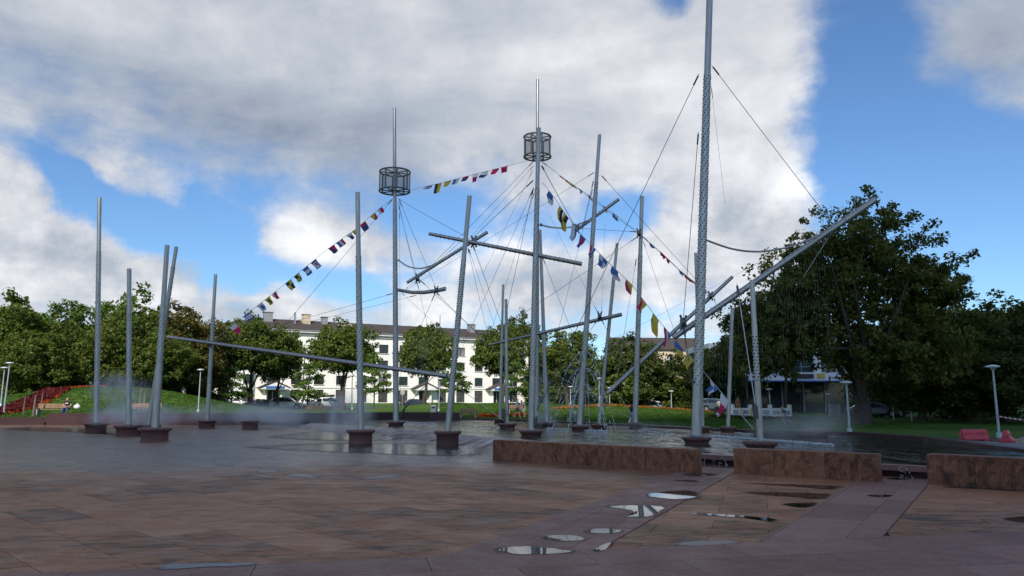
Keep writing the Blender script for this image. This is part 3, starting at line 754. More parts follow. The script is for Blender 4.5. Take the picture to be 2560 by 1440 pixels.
mast('1741', 'giant studded steel mast running out of the top of the picture', 1741, 1092, 1110, WZ, (1776, -70), 25, 17, (190, 965), 1.0, .5, .76)
mast('1756', 'thin steel mast half hidden behind the giant mast', 1756, 1068, 1079, WZ, (1739, 632), 10.5, 8, (690, 980), .8, .5, .8)
mast('1820', 'short plain steel mast right of the giant one', 1820, 1068, 1079, WZ, (1831, 770), 10, 9, (800, 960), .8, .5, .8)
mast('1901', 'left-leaning steel mast standing in the pool right of the giant', 1901, 1106, 1123, WZ, (1880, 700), 16, 12, (838, 955), 1.06, .5, .71)
for bx, yb, z, lab in ((625, 1073, 0, 'empty round granite plinth breathing mist on the left plaza'), (2040, 1089, WZ, 'empty granite plinth in the right part of the pool')):
    c = gp(bx, yb, z); c.z = 0; r_ = thing('plinth', lab, 'plinth', c); p = MB(); p.lathe([(.46, -.05), (.46, .36), (.5, .37)], c, 24); obj('drum', p, M['plinth'], r_, r_)
    p = MB(); p.lathe([(.5, .371), (.57, .42), (.57, .5), (.06, .5), (.06, .52), (0, .52)], c, 24, smooth=False); obj('slab', p, M['plinth'], r_, r_)

# ------------------------------------------------------------------ yards and bent pipes
def yard(label, a, b, ra, rb, studs=False, pts=None):
    A, B = at(*a), at(*b)
    root = thing('yard_beam', label, 'beam', A, group='steel yard beams')
    k = MB(); path = [A, B] if pts is None else [at(*q) for q in pts]
    n = len(path) - 1
    k.tube(path, [ra + (rb - ra) * i / n for i in range(n + 1)], 16); obj('tube', k, M['steel'], root, root)
    if studs:
        d = B - A; L = d.length; dn = d.normalized(); u = dn.cross(Vector((0, 0, 1))).normalized(); v = u.cross(dn); g = MB(); nr = int(L * .86 / .2)
        for i in range(nr):
            t = .05 + .86 * i / nr; r_ = ra + (rb - ra) * t
            for an in (-2.2, -1.9, -1.6, -1.2, -.9, .9, 2.2):
                o_ = u * math.cos(an) + v * math.sin(an); q = A + d * t + o_ * r_
                g.add([q + dn * .02, q - dn * .02, q + dn.cross(o_) * .02, q + o_ * .04], [(0, 2, 3), (2, 1, 3), (1, 0, 3)])
        tag(obj('nozzles', g, M['nozzle'], root, root), kind='stuff')
    for t in (.02, .98):
        q = A.lerp(B, t) if pts is None else path[0 if t < .5 else -1]; d = (B - A).normalized()
        rr = (ra if t < .5 else rb) * 1.03; c = MB(); c.tube([q - d * .02, q + d * .02], rr, 16); obj('end_band', c, M['steel'], root, root)
    return root
yard('long low steel beam sloping across the left masts', (418, 842, 48.6), (1117, 940, 42.0), .095, .125, True)
yard('steel beam crossing the two centre masts and sloping down to the right', (1072, 584, 33.6), (1455, 660, 33.4), .078, .098, True)
yard('dark steel beam rising to the right behind the leaning centre mast', (1017, 707, 41), (1219, 580, 41), .085, .095, True)
yard('short bent steel boom on the mast with the dark nest', (1000, 727, 46), (1113, 722, 45), .10, .13, False, [(996, 725, 46), (1030, 731, 45.8), (1060, 731, 45.5), (1090, 727, 45.2), (1113, 722, 45)])
yard('small dark steel beam tilted up right between the flag lines', (1429, 584, 41), (1547, 498, 41), .082, .092, True)
yard('steel beam rising right at mid height over the far pool', (1224, 862, 42.6), (1554, 786, 39.4), .06, .105, True)
yard('biggest steel beam slanting up to the right in front of the large tree', (1684, 844, 27.6), (2188, 499, 27.8), .105, .12, True)
yard('long pale steel beam slanting up behind the giant mast', (1518, 984, 43), (1831, 692, 43), .13, .10, False)
def pipe(label, pts, r_):
    A = at(*pts[0]); root = thing('bent_pipe', label, 'pipe', A, group='bent supply pipes'); P = [at(*q) for q in pts]; path = []
    for i in range(len(P) - 1):
        a, b, c, d = P[max(i - 1, 0)], P[i], P[i + 1], P[min(i + 2, len(P) - 1)]
        for k in range(6):
            t = k / 6; path.append(.5 * ((2 * b) + (c - a) * t + (2 * a - 5 * b + 4 * c - d) * t * t + (3 * b - a - 3 * c + d) * t ** 3))
    path.append(P[-1]); k = MB(); k.tube(path, r_, 10); obj('tube', k, M['steel'], root, root)
    k = MB(); k.tube([path[0] - Vector((.05, 0, 0)), path[0] + Vector((.06, 0, 0))], r_ * 1.6, 10); obj('socket', k, M['steel_dark'], root, root)
pipe('sagging steel pipe from the giant mast to the biggest beam', [(1757, 597, 26.5), (1830, 622, 26.8), (1900, 629, 27.0), (1970, 618, 27.2), (2020, 600, 27.4), (2045, 588, 27.5)], .036)
pipe('sagging steel pipe from the dark-nest mast to the rising dark beam', [(997, 651, 45.9), (1020, 666, 44.5), (1050, 671, 42.5), (1078, 664, 40.9)], .04)
pipe('sagging steel pipe from the thick central mast to the small dark beam', [(1352, 562, 32.3), (1385, 569, 35), (1425, 568, 39), (1468, 552, 40.9)], .04)

# ------------------------------------------------------------------ stay cables, each a part of the mast that holds its upper end
def cable(key, a, b, r_=.011, mat='cable', clamp=True):
    root = masts[key][0]; A, B = at(*a), at(*b); n = 8; L = (B - A).length
    k = MB(); k.tube([A.lerp(B, i / n) - Vector((0, 0, .006 * L * 4 * (i / n) * (1 - i / n) * .35)) for i in range(n + 1)], r_, 5); o = obj('stay_cable', k, M[mat], root, root)
    if clamp:
        d = (B - A).normalized(); c = MB(); c.tube([A + d * .08, A + d * .45], r_ * 2.6, 6); obj('turnbuckle', c, M['cable'], o, root)
C = cable
C('990', (982, 497, 46), (529, 1024, 48.6)); C('990', (984, 733, 46), (522, 862, 48.6)); C('990', (1042, 738, 45.6), (524, 864, 48.6), .009)
C('990', (997, 498, 46), (1176, 598, 34)); C('990', (998, 500, 46), (1088, 716, 45.2)); C('990', (997, 515, 46), (1042, 694, 41)); C('990', (999, 530, 46), (1001, 1035, 46), .008); C('990', (996, 505, 46), (1038, 690, 41.2), .007)
C('990', (1093, 733, 45.2), (1328, 966, 33)); C('990', (1087, 735, 45.2), (1003, 925, 45)); C('990', (1048, 698, 41), (1200, 838, 40)); C('990', (1004, 732, 46), (1140, 856, 40), .007); C('990', (1042, 702, 41), (1080, 860, 42), .008); C('990', (1015, 722, 46), (1150, 605, 34), .008)
C('990', (1010, 1022, 46), (1098, 925, 43), .02); C('990', (1002, 1040, 46), (1013, 1018, 46), .035)
C('1118', (1182, 612, 33.6), (1255, 812, 40)); C('1118', (1170, 620, 33), (1214, 815, 41), .008); C('1118', (1172, 622, 33), (1242, 830, 41), .007); C('1118', (1114, 945, 42), (1262, 1053, 41.4), .014, 'cable_light'); C('1118', (1112, 945, 42), (1160, 845, 41), .008)
C('1348', (1334, 403, 44), (1060, 683, 41)); C('1348', (1334, 414, 44), (1145, 628, 41), .008); C('1348', (1353, 403, 44), (1596, 584, 42)); C('1348', (1332, 425, 44), (1205, 690, 45), .007)
C('1328', (1335, 449, 32.4), (1178, 598, 33.6)); C('1328', (1334, 468, 32.4), (1262, 800, 40)); C('1328', (1354, 414, 32.4), (1440, 570, 41), .015); C('1328', (1334, 470, 32.4), (1155, 870, 36), .008); C('1328', (1336, 480, 32.4), (1218, 860, 42), .007)
C('1328', (1343, 1040, 32.3), (1333, 1074, 32.3), .03); C('1328', (1355, 640, 33), (1460, 905, 38), .008)
C('1449', (1487, 430, 38.2), (1015, 725, 46), .008); C('1449', (1503, 438, 38.2), (1776, 738, 43)); C('1449', (1484, 450, 38.2), (1455, 575, 40.5)); C('1449', (1482, 470, 38.2), (1393, 838, 40), .008)
C('1588', (1594, 580, 42), (1446, 570, 41)); C('1588', (1594, 592, 42), (1180, 868, 41), .010); C('1588', (1608, 603, 42), (1735, 968, 37), .009); C('1588', (1591, 645, 42), (1540, 960, 43), .011, 'cable_light'); C('1588', (1605, 590, 42), (1776, 745, 43), .012)
C('1741', (1748, 184, 26.4), (1342, 1028, 32.3), .012); C('1741', (1746, 330, 26.4), (1708, 802, 27.5), .012); C('1741', (1779, 163, 26.4), (2082, 560, 27.5), .011); C('1741', (1778, 215, 26.4), (1813, 512, 29), .005, 'cable_light'); C('1741', (1709, 812, 27.5), (1736, 1000, 27), .012)
C('1741', (1706, 812, 27.5), (1722, 900, 34), .009); C('1741', (2085, 572, 27.6), (2010, 690, 27), .008, 'cable_light'); C('1741', (2010, 690, 27), (1985, 730, 30), .006)
C('1901', (1842, 709, 24.5), (1888, 1010, 23.7), .015, 'cable_light'); C('1901', (1886, 1010, 23.7), (1890, 1040, 23.7), .035)
C('1820', (1785, 745, 43), (1830, 900, 37), .010); C('1756', (1890, 660, 30), (1460, 885, 38), .005); C('1756', (1770, 740, 43), (1700, 850, 43), .006); C('1756', (1790, 735, 43), (1740, 810, 40), .006)
C('1498', (1499, 792, 39.8), (1340, 1025, 40), .010); C('1498', (1502, 795, 39.8), (1560, 910, 42), .010); C('1498', (1496, 785, 39.8), (1375, 540, 40), .006); C('1498', (1504, 785, 39.8), (1512, 560, 41), .005)
C('1268', (1268, 868, 41.5), (1345, 990, 42), .008); C('1268', (1272, 866, 41.5), (1575, 1045, 42), .012, 'cable_light'); C('1268', (1258, 1020, 41.4), (1262, 1058, 41.4), .03); C('1268', (1310, 870, 41.8), (1268, 1040, 41.4), .012)
C('1588', (1578, 1045, 42), (1572, 1057, 42), .05, 'cable_light', False); C('1588', (1537, 968, 43), (1577, 1032, 42), .009, 'cable_light')

# hubs where the stays meet the beams
for (x, y, Y, lab) in ((1184, 604, 33.7, 'centre crossing'), (1044, 696, 41, 'lower end of the rising dark beam'), (1090, 726, 45.1, 'short bent boom'), (1499, 791, 39.7, 'mid-height beam'), (1708, 806, 27.6, 'lower end of the biggest beam'), (1597, 583, 41.8, 'mast by the slanting beam'), (1776, 740, 42.8, 'upper end of the pale slanting beam'), (1442, 572, 40.9, 'small dark beam'), (527, 860, 48.3, 'long low beam at the slender mast')):
    c = at(x, y, Y); h_ = thing('cable_clamp', 'steel cable clamp on the ' + lab, 'clamp', c, group='cable clamps')
    k = MB(); k.tube([c - Vector((.09, 0, 0)), c + Vector((.09, 0, 0))], .17, 10); obj('strap', k, M['steel_dark'], h_, h_)
    for dx, dz in ((-.1, .28), (.12, .26), (-.1, -.28), (.13, -.26)):
        k = MB(); k.tube([c + Vector((dx * .6, 0, dz * .5)), c + Vector((dx, 0, dz))], .045, 6); obj('lug', k, M['steel_dark'], h_, h_)
# ------------------------------------------------------------------ signal flags
def cloth_mat(n, v):
    m, T, b_ = newmat('flag_' + n); out = T.n['Material Output']; b_.inputs['Base Color'].default_value = (*v, 1); b_.inputs['Roughness'].default_value = .8
    tr = T.node('ShaderNodeBsdfTranslucent'); tr.inputs[0].default_value = (*v, 1); mx = T.node('ShaderNodeMixShader'); mx.inputs[0].default_value = .45
    T.l.new(b_.outputs[0], mx.inputs[1]); T.l.new(tr.outputs[0], mx.inputs[2]); T.l.new(mx.outputs[0], out.inputs[0]); return m
FC = {c: cloth_mat(n, v) for c, n, v in (('R', 'red', (.66, .03, .12)), ('W', 'white', (.80, .80, .80)), ('B', 'blue', (.08, .19, .50)), ('Y', 'yellow', (.74, .58, .08)), ('K', 'black', (.05, .048, .06)), ('N', 'navy', (.05, .08, .22)))}
FK = list(FC); FM = [FC[c] for c in FK]
PAT = {'C': lambda u, v: 'BWRWB'[min(4, int(v * 5))], 'S': lambda u, v: 'B' if .25 < u < .75 and .25 < v < .75 else 'W', 'Q': lambda u, v: 'K' if .3 < u < .75 and .2 < v < .8 else 'Y',
       'RW': lambda u, v: 'R' if u < .55 else 'W', 'WR': lambda u, v: 'W' if v < .5 else 'R', 'L': lambda u, v: 'YK'[(int(u * 2) + int(v * 2)) % 2], 'J': lambda u, v: 'BWB'[min(2, int(v * 3))],
       'W': lambda u, v: 'R' if .34 < u < .67 and .34 < v < .67 else ('W' if .17 < u < .84 and .17 < v < .84 else 'B'), 'RN': lambda u, v: 'R' if u + v < 1 else 'N', 'T': lambda u, v: 'RWB'[min(2, int(u * 3))],
       'BW': lambda u, v: 'B' if u > .5 else 'W', 'Y': lambda u, v: 'Y', 'NR': lambda u, v: 'N' if v > .35 else 'R', 'RY': lambda u, v: 'Y' if u > v else 'R', 'YK': lambda u, v: 'Y' if u < .55 else 'K',
       'KN': lambda u, v: 'N' if v > .4 else 'W', 'R': lambda u, v: 'R', 'BY': lambda u, v: 'Y' if v > .6 else 'B', 'RB': lambda u, v: 'R' if .25 < u < .8 and .1 < v < .8 else 'B', 'P': lambda u, v: 'B' if v < .6 else 'W',
       'WB': lambda u, v: 'WB'[(int(u * 2) + int(v * 2)) % 2], 'YB': lambda u, v: 'K' if u < .2 and .3 < v < .6 else 'Y', 'WRB': lambda u, v: 'W' if v < .45 else ('R' if v < .85 else 'W')}
def flag_line(label, pts, flags, wind=(.45, 0, -.9), bare=()):
    """pts survey points of the rope with distances; flags (x position in survey pixels, pattern, length, drop)"""
    P = [at(*q) for q in pts]; root = thing('flag_line', label, 'flag line', P[0], group='signal flag lines')
    k = MB(); k.tube(P, .012, 5); obj('rope', k, M['cable_light'], root, root)
    for fx, pat, ln, dr in flags:
        for i in range(len(pts) - 1):
            x0, x1 = pts[i][0], pts[i + 1][0]
            if min(x0, x1) <= fx <= max(x0, x1):
                t = (fx - x0) / (x1 - x0); p = P[i].lerp(P[i + 1], t); d = (P[i + 1] - P[i]).normalized(); break
        else: continue
        if d.z > 0: d = -d
        n = 9; w = Vector(wind).normalized(); w = (w + Vector((random.uniform(-.2, .2), random.uniform(-.3, .3), 0))).normalized(); ph = random.uniform(0, 6); tri = random.uniform(.1, .6)
        side = d.cross(w).normalized(); vs = []; fs = []; mi = []
        for a in range(n + 1):
            for b in range(n + 1):
                u, v = a / n, b / n
                sh = 1 - v * tri
                q = p + d * ((u - .5) * ln * .72 * sh + v * .06) + w * (v * dr * .9) + side * (math.sin(v * 4.2 + ph + u * 1.6) * .17 * v + math.sin(u * 5 + ph) * .10 * v) + Vector((0, 0, -.03 * v * v))
                vs.append(q)
        m_ = MB()
        for a in range(n):
            for b in range(n):
                c = PAT[pat]((a + .5) / n, (b + .5) / n); o = a * (n + 1) + b
                m_.f.append((o, o + 1, o + n + 2, o + n + 1)); m_.mi.append(FK.index(c)); m_.sm.append(True)
        m_.v = [tuple(q) for q in vs]
        fo = obj('flag', m_, FM, root, root)
    return root
flag_line('long line of signal flags falling left from the dark crow\'s nest', [(979, 498, 46), (948, 522, 46.2), (890, 572, 46.5), (820, 622, 47), (700, 720, 47.6), (578, 815, 48.3), (527, 858, 48.5)],
          [(948, 'RW', .55, .45), (931, 'RY', .6, .45), (906, 'NR', .6, .55), (885, 'Y', .5, .35), (872, 'KN', .6, .45), (848, 'T', .75, .45), (828, 'RN', .7, .6), (783, 'W', .62, .62), (762, 'J', .62, .6), (741, 'L', .62, .6), (720, 'L', .65, .68), (684, 'RW', .5, .5), (668, 'Q', .62, .55), (648, 'S', .68, .62), (615, 'C', .72, .62), (580, 'WR', .72, .75)], (.75, 0, -.62))
flag_line('short line of signal flags strung between the two crow\'s nests', [(1026, 475, 45.5), (1100, 458, 45.2), (1200, 432, 44.8), (1318, 402, 44)],
          [(1072, 'W', .62, .25), (1096, 'YK', .6, .6), (1120, 'Y', .7, .35), (1142, 'BW', .6, .35), (1165, 'NR', .55, .3), (1190, 'WR', .55, .5), (1212, 'KN', .7, .45), (1240, 'R', .6, .35), (1262, 'R', .6, .35)], (-.1, .2, -.9))
flag_line('thin upper line of wind-twisted flags running right from the grey nest', [(1354, 403, 44), (1410, 446, 43.5), (1480, 494, 43), (1530, 530, 42.5), (1597, 582, 42)],
          [(1405, 'RN', .6, .12), (1417, 'R', .45, .12), (1428, 'Y', .85, .16), (1450, 'B', .5, .2) if False else (1450, 'P', .55, .22), (1474, 'RW', .6, .25), (1512, 'RY', .6, .3), (1536, 'KN', .75, .3)], (.2, .1, -.9))
flag_line('thin line of twisted flags from the mast to the pale slanting beam', [(1607, 592, 42), (1650, 628, 42.2), (1700, 676, 42.4), (1776, 738, 42.8)],
          [(1628, 'P', .7, .25), (1655, 'R', .9, .16), (1668, 'R', .6, .25), (1700, 'WB', .8, .25), (1716, 'RY', .8, .2), (1730, 'R', .8, .16), (1755, 'R', .7, .2)], (.2, .1, -.9))
flag_line('longest bright line of signal flags falling right from the thick mast to the pool', [(1356, 456, 32.2), (1380, 486, 31.8), (1410, 530, 31.3), (1450, 583, 30.8), (1520, 655, 30), (1580, 712, 29.2), (1650, 805, 28.3), (1690, 852, 27.8), (1745, 912, 26.8), (1815, 995, 25.4), (1858, 1043, 24.6), (1884, 1072, 24.1)],
          [(1378, 'P', .55, .45), (1404, 'YK', .55, .5), (1416, 'L', .55, .65), (1437, 'BW', .55, .65), (1458, 'RB', .5, .6), (1482, 'T', .6, .42), (1510, 'WB', .75, .4), (1538, 'P', .62, .42), (1574, 'RY', .6, .35), (1610, 'RY', .6, .42), (1640, 'YB', .58, .65), (1668, 'T', .58, .65), (1697, 'BY', .62, .42), (1724, 'Y', .7, .4), (1752, 'RB', .75, .6), (1786, 'WB', .75, .35), (1812, 'WRB', .62, .75)], (-.35, .1, -.93))

# ------------------------------------------------------------------ buildings
def facade_wall(us, zs, holes, reveal, k, y=0.0):
    """front face with real openings; holes is a set of (i, j) cells"""
    for i in range(len(us) - 1):
        for j in range(len(zs) - 1):
            u0, u1, z0, z1 = us[i], us[i + 1], zs[j], zs[j + 1]
            if (i, j) not in holes:
                k.add([(u0, y, z0), (u1, y, z0), (u1, y, z1), (u0, y, z1)], [(0, 1, 2, 3)])
            else:
                r_ = y + reveal
                k.add([(u0, y, z0), (u1, y, z0), (u1, y, z1), (u0, y, z1), (u0, r_, z0), (u1, r_, z0), (u1, r_, z1), (u0, r_, z1)], [(0, 1, 5, 4), (1, 2, 6, 5), (2, 3, 7, 6), (3, 0, 4, 7)])
def window_proto(w, h, fm, gm, mull=1, trans=0.0, sill=True):
    """returns the meshes of one window: frame, pane, sill; origin at its lower left, in the wall plane"""
    f = MB(); t = .09
    for (x, z, sx, sz) in ((w / 2, t / 2, w, t), (w / 2, h - t / 2, w, t), (t / 2, h / 2, t, h - 2 * t), (w - t / 2, h / 2, t, h - 2 * t)): f.box((x, .17, z), (sx, .10, sz))
    for i in range(mull): f.box((w * (i + 1) / (mull + 1), .17, h / 2), (t, .09, h - 2 * t))
    if trans: f.box((w / 2, .172, h * trans), (w - 2 * t, .08, t))
    p = MB(); p.box((w / 2, .20, h / 2), (w - .02, .03, h - .02))
    s_ = MB(); s_.box((w / 2, -.04, -.05), (w + .24, .22, .07))
    return f.mesh('window_frame', fm), p.mesh('window_pane', gm), (s_.mesh('sill', M['cornice']) if sill else None)
def put_window(parent, protos, x, z):
    o = link('window', protos[0], parent); o.location = (x, 0, z)
    link('pane', protos[1], o)
    if protos[2]: link('sill', protos[2], o)
    return o

# long white block behind the trees
PL, PR = at(500, 1000, 122), at(1321, 1000, 153)
ang = math.atan2(PR.y - PL.y, PR.x - PL.x); BL = (Vector((PR.x, PR.y)) - Vector((PL.x, PL.y))).length
BZ = .75
wb = thing('apartment_block', 'long white four-storey block with brown hipped roof behind the trees', 'building', (PL.x, PL.y, BZ), ang)
EH = 12.4; nc = 15; pit = (BL - 3) / nc; ww = 1.75
us = [0]; 
for i in range(nc):
    c = 1.5 + pit * (i + .5); us += [c - ww / 2, c + ww / 2]
us.append(BL)
zs = [0, .55, 2.75, 3.6, 5.2, 6.45, 8.05, 9.3, 10.9, EH]
doors = {2, 9, 13}
holes = {(2 * i + 1, j) for i in range(nc) for j in (3, 5, 7)} | {(2 * i + 1, 1) for i in range(nc) if i not in doors}
k = MB(); facade_wall(us, zs, holes, .25, k)
D = 13.0
k.add([(0, 0, 0), (0, D, 0), (0, D, EH), (0, 0, EH), (BL, 0, 0), (BL, D, 0), (BL, D, EH), (BL, 0, EH)], [(1, 0, 3, 2), (4, 5, 6, 7), (5, 1, 2, 6)])
obj('wall', k, M['facade'], wb)
protos = [window_proto(ww, 1.6, M['frame_dark'], g, 1, .0) for g in (M['glass'], M['curtain'], M['glass'], M['glass_teal'])]
shop = window_proto(ww, 2.2, M['frame_dark'], M['shop_glass'], 0, .72, False)
for i in range(nc):
    x = 1.5 + pit * (i + .5) - ww / 2
    for z in (3.6, 6.45, 9.3): put_window(wb, random.choice(protos), x, z)
    if i not in doors: put_window(wb, shop, x, .55)
k = MB(); k.box((BL / 2, -.22, EH + .14), (BL + .9, .9, .28)); k.box((BL / 2, -.1, EH - .28), (BL + .3, .34, .24)); k.box((BL / 2, -.06, 3.1), (BL + .1, .10, .14)); obj('cornice', k, M['cornice'], wb)
k = MB(); k.box((BL / 2, -.74, EH + .36), (BL + 1.0, .16, .14)); obj('gutter', k, M['metal_grey'], wb)
k = MB(); o_ = .75; RHt = EH + 2.8; e = EH + .285
k.add([(-o_, -o_, e), (BL + o_, -o_, e), (BL + o_, D + o_, e), (-o_, D + o_, e), (9.5, D / 2, RHt), (BL - 4, D / 2, RHt)], [(0, 1, 5, 4), (1, 2, 5), (2, 3, 4, 5), (3, 0, 4), (3, 2, 1, 0)])
rf = obj('roof', k, M['roof'], wb)
for x, y, w, h_, mt in ((11.0, 5.0, 1.5, 1.9, 'metal_grey'), (15.5, 4.2, .3, 2.4, 'metal_grey'), (17.6, 4.6, 1.3, 2.0, 'beige'), (21, 5.0, 1.0, 1.6, 'metal_grey'), (24.5, 4.0, 2.6, 1.0, 'concrete'), (50.6, 4.4, 1.3, 1.9, 'metal_grey'), (44, 5, .12, 3.2, 'metal_grey')):
    z0 = e + (RHt - e) * (y / (D / 2)); q = MB(); q.box((x, y, z0 + h_ / 2 - .4), (w, 1.1 if w > .4 else w, h_)); 
    if w > .9: q.box((x, y, z0 + h_ - .38), (w + .3, 1.4, .1))
    obj('chimney', q, M[mt], rf)
for i in doors:
    x = 1.5 + pit * (i + .5)
    q = MB(); q.box((x, -.03, 1.3), (1.5, .10, 2.6)); dr = obj('door', q, M['black'], wb)
    q = MB(); q.box((x, -.09, 1.3), (.06, .06, 2.3)); obj('door_post', q, M['frame_white'], dr)
    q = MB(); q.prism_y([(x - 2.3, 2.75), (x + 2.3, 2.75), (x + 2.3, 2.98), (x, 3.95), (x - 2.3, 2.98)], -1.9, -.003); cn = obj('porch_gable', q, M['white'], wb)
    q = MB()
    for s_ in (-1, 1):
        q.add([(x + s_ * 2.5, -2.05, 2.93), (x + s_ * 2.5, 0, 2.93), (x, 0, 4.03), (x, -2.05, 4.03), (x + s_ * 2.5, -2.05, 3.08), (x + s_ * 2.5, 0, 3.08), (x, 0, 4.2), (x, -2.05, 4.2)], [(0, 1, 2, 3), (4, 7, 6, 5), (0, 3, 7, 4), (0, 4, 5, 1)])
    obj('porch_roof', q, M['roof'], cn)
    q = MB(); q.box((x, -1.93, 3.05), (3.0, .04, .42)); obj('blue_sign', q, M['blue_sign'] if i != 9 else M['white'], cn)
    for s_ in (-1, 1):
        q = MB(); q.prism([(x + s_ * 1.25 - .25, -.01), (x + s_ * 1.25 + .25, -.01), (x + s_ * 1.25 + .12, -.9), (x + s_ * 1.25 - .12, -.9)][::-1], 0, 2.74); obj('porch_side', q, M['facade'], cn)
for x in (8.2, 24.8, 41.5, 57.5):
    q = MB(); q.tube([(x, -.12, .1), (x, -.12, EH - .4)], .07, 6); obj('drainpipe', q, M['metal_grey'], wb)

# beige house further right
c = at(1660, 1000, 150); bh = thing('beige_house', 'beige rendered house glimpsed between the dark trees', 'building', (c.x - 9, 150, .4), R(6))
us = [0, 2, 3.2, 6, 7.2, 10, 11.2, 14, 15.2, 18]; zs = [0, 1.2, 3.2, 4.6, 6.8, 8, 10, 11.2]
k = MB(); facade_wall(us, zs, {(i, j) for i in (1, 3, 5, 7) for j in (1, 3, 5)}, .25, k); k.add([(0, 0, 0), (0, 10, 0), (0, 10, 11.2), (0, 0, 11.2), (18, 0, 0), (18, 10, 0), (18, 10, 11.2), (18, 0, 11.2)], [(1, 0, 3, 2), (4, 5, 6, 7)]); obj('wall', k, M['beige'], bh)
pw = window_proto(1.2, 2.0, M['frame_white'], M['glass'], 1, .66); pw2 = window_proto(1.2, 2.2, M['frame_white'], M['glass'], 1, .66)
for x in (2, 6, 10, 14):
    for z in (1.2, 8): put_window(bh, pw, x, z)
    put_window(bh, pw2, x, 4.6)
k = MB(); k.add([(-.5, -.5, 11.2), (18.5, -.5, 11.2), (18.5, 10.5, 11.2), (-.5, 10.5, 11.2), (-.5, 5, 14), (18.5, 5, 14)], [(0, 1, 5, 4), (2, 3, 4, 5), (1, 2, 5), (3, 0, 4), (3, 2, 1, 0)]); obj('roof', k, M['roof'], bh)

# modern store with glazed upper storey
A = at(1782, 1000, 100); mo = thing('store', 'modern white store with glazed upper storey and canopy behind the large tree', 'building', (A.x, 100, .15), R(3))
Lm = 34.0
k = MB(); k.box((Lm / 2, 6.2, 2.0), (Lm, 10, 4.0)); obj('ground_floor', k, M['glass'], mo)
for i in range(12):
    q = MB(); q.box((1 + i * 2.9, 1.12, 1.95), (.16, .16, 3.9)); obj('shopfront_post', q, M['metal_grey'], mo)
k = MB(); k.box((Lm / 2, 5.5, 4.65), (Lm + .4, 10.8, 1.1)); obj('fascia', k, M['facade'], mo)
k = MB(); k.box((Lm / 2, -.6, 4.02), (Lm, 3.0, .16)); obj('canopy', k, M['blue_sign'], mo)
k = MB(); k.box((Lm / 2, 6.3, 6.7), (Lm, 10, 3.0)); obj('upper_glazing', k, M['glass_teal'], mo)
for i in range(8):
    q = MB(); q.box((.4 + i * 4.75, 1.15, 6.7), (.9, .5, 3.0)); obj('column', q, M['facade'], mo)
for i in range(7):
    for j in range(3):
        q = MB(); q.box((.4 + i * 4.75 + 1.55 * (j + .5) + .3, 1.24, 6.7), (.09, .14, 3.0)); obj('mullion', q, M['metal_grey'], mo)
for z in (6.0, 6.8, 7.6):
    q = MB(); q.box((Lm / 2, 1.26, z), (Lm, .08, .08)); obj('transom', q, M['metal_grey'], mo)
k = MB(); k.box((Lm / 2, 5.6, 8.6), (Lm + .4, 11, .8)); obj('parapet', k, M['facade'], mo)
k = MB(); k.box((14.6, -.05, 4.75), (1.0, .06, .6)); obj('yellow_sign', k, M['yellow'], mo)
k = MB(); k.box((12.2, -.05, 4.7), (2.8, .06, .6)); obj('dark_sign', k, M['frame_dark'], mo)

# ------------------------------------------------------------------ trees
def tubes_mesh(mb, rnd, base, h, r0, crown_c, crown_r, nl, fork=.45, wob=.04):
    top = Vector(crown_c); pts = []; rad = []; b = Vector(base); n = 7
    for i in range(n):
        t = i / (n - 1); p = b.lerp(Vector((top.x, top.y, top.z + crown_r[2] * .4)), t)
        p += Vector((rnd.uniform(-1, 1), rnd.uniform(-1, 1), 0)) * h * wob * math.sin(math.pi * t)
        pts.append(p); rad.append(r0 * (1.35 if i == 0 else max(.06, (1 - t) ** 1.25)))
    mb.tube(pts, rad, 9)
    for i in range(nl):
        t = fork + (1 - fork) * .75 * rnd.random(); q = pts[0].lerp(pts[-1], t); j = min(n - 2, int(t * (n - 1))); q = pts[j].lerp(pts[j + 1], t * (n - 1) - j)
        an = 2 * math.pi * (i / nl + rnd.uniform(-.08, .08)); e = Vector((math.cos(an) * crown_r[0], math.sin(an) * crown_r[1], 0)) * rnd.uniform(.55, .85)
        end = Vector((top.x, top.y, top.z)) + e + Vector((0, 0, rnd.uniform(-.35, .6) * crown_r[2]))
        mid = q.lerp(end, .5) + Vector((0, 0, -.08 * (end - q).length)) + Vector((rnd.uniform(-1, 1), rnd.uniform(-1, 1), 0)) * .08 * (end - q).length
        rr = r0 * max(.08, (1 - t)) * .5
        mb.tube([q, q.lerp(mid, .5) + Vector((0, 0, .02)), mid, mid.lerp(end, .5), end], [rr, rr * .8, rr * .6, rr * .4, rr * .15], 6)
        for _ in range(2):
            e2 = mid + Vector((rnd.uniform(-1, 1) * crown_r[0], rnd.uniform(-1, 1) * crown_r[1], rnd.uniform(-.1, .7) * crown_r[2])) * .5
            mb.tube([mid, mid.lerp(e2, .5) + Vector((0, 0, .05)), e2], [rr * .5, rr * .3, rr * .08], 5)
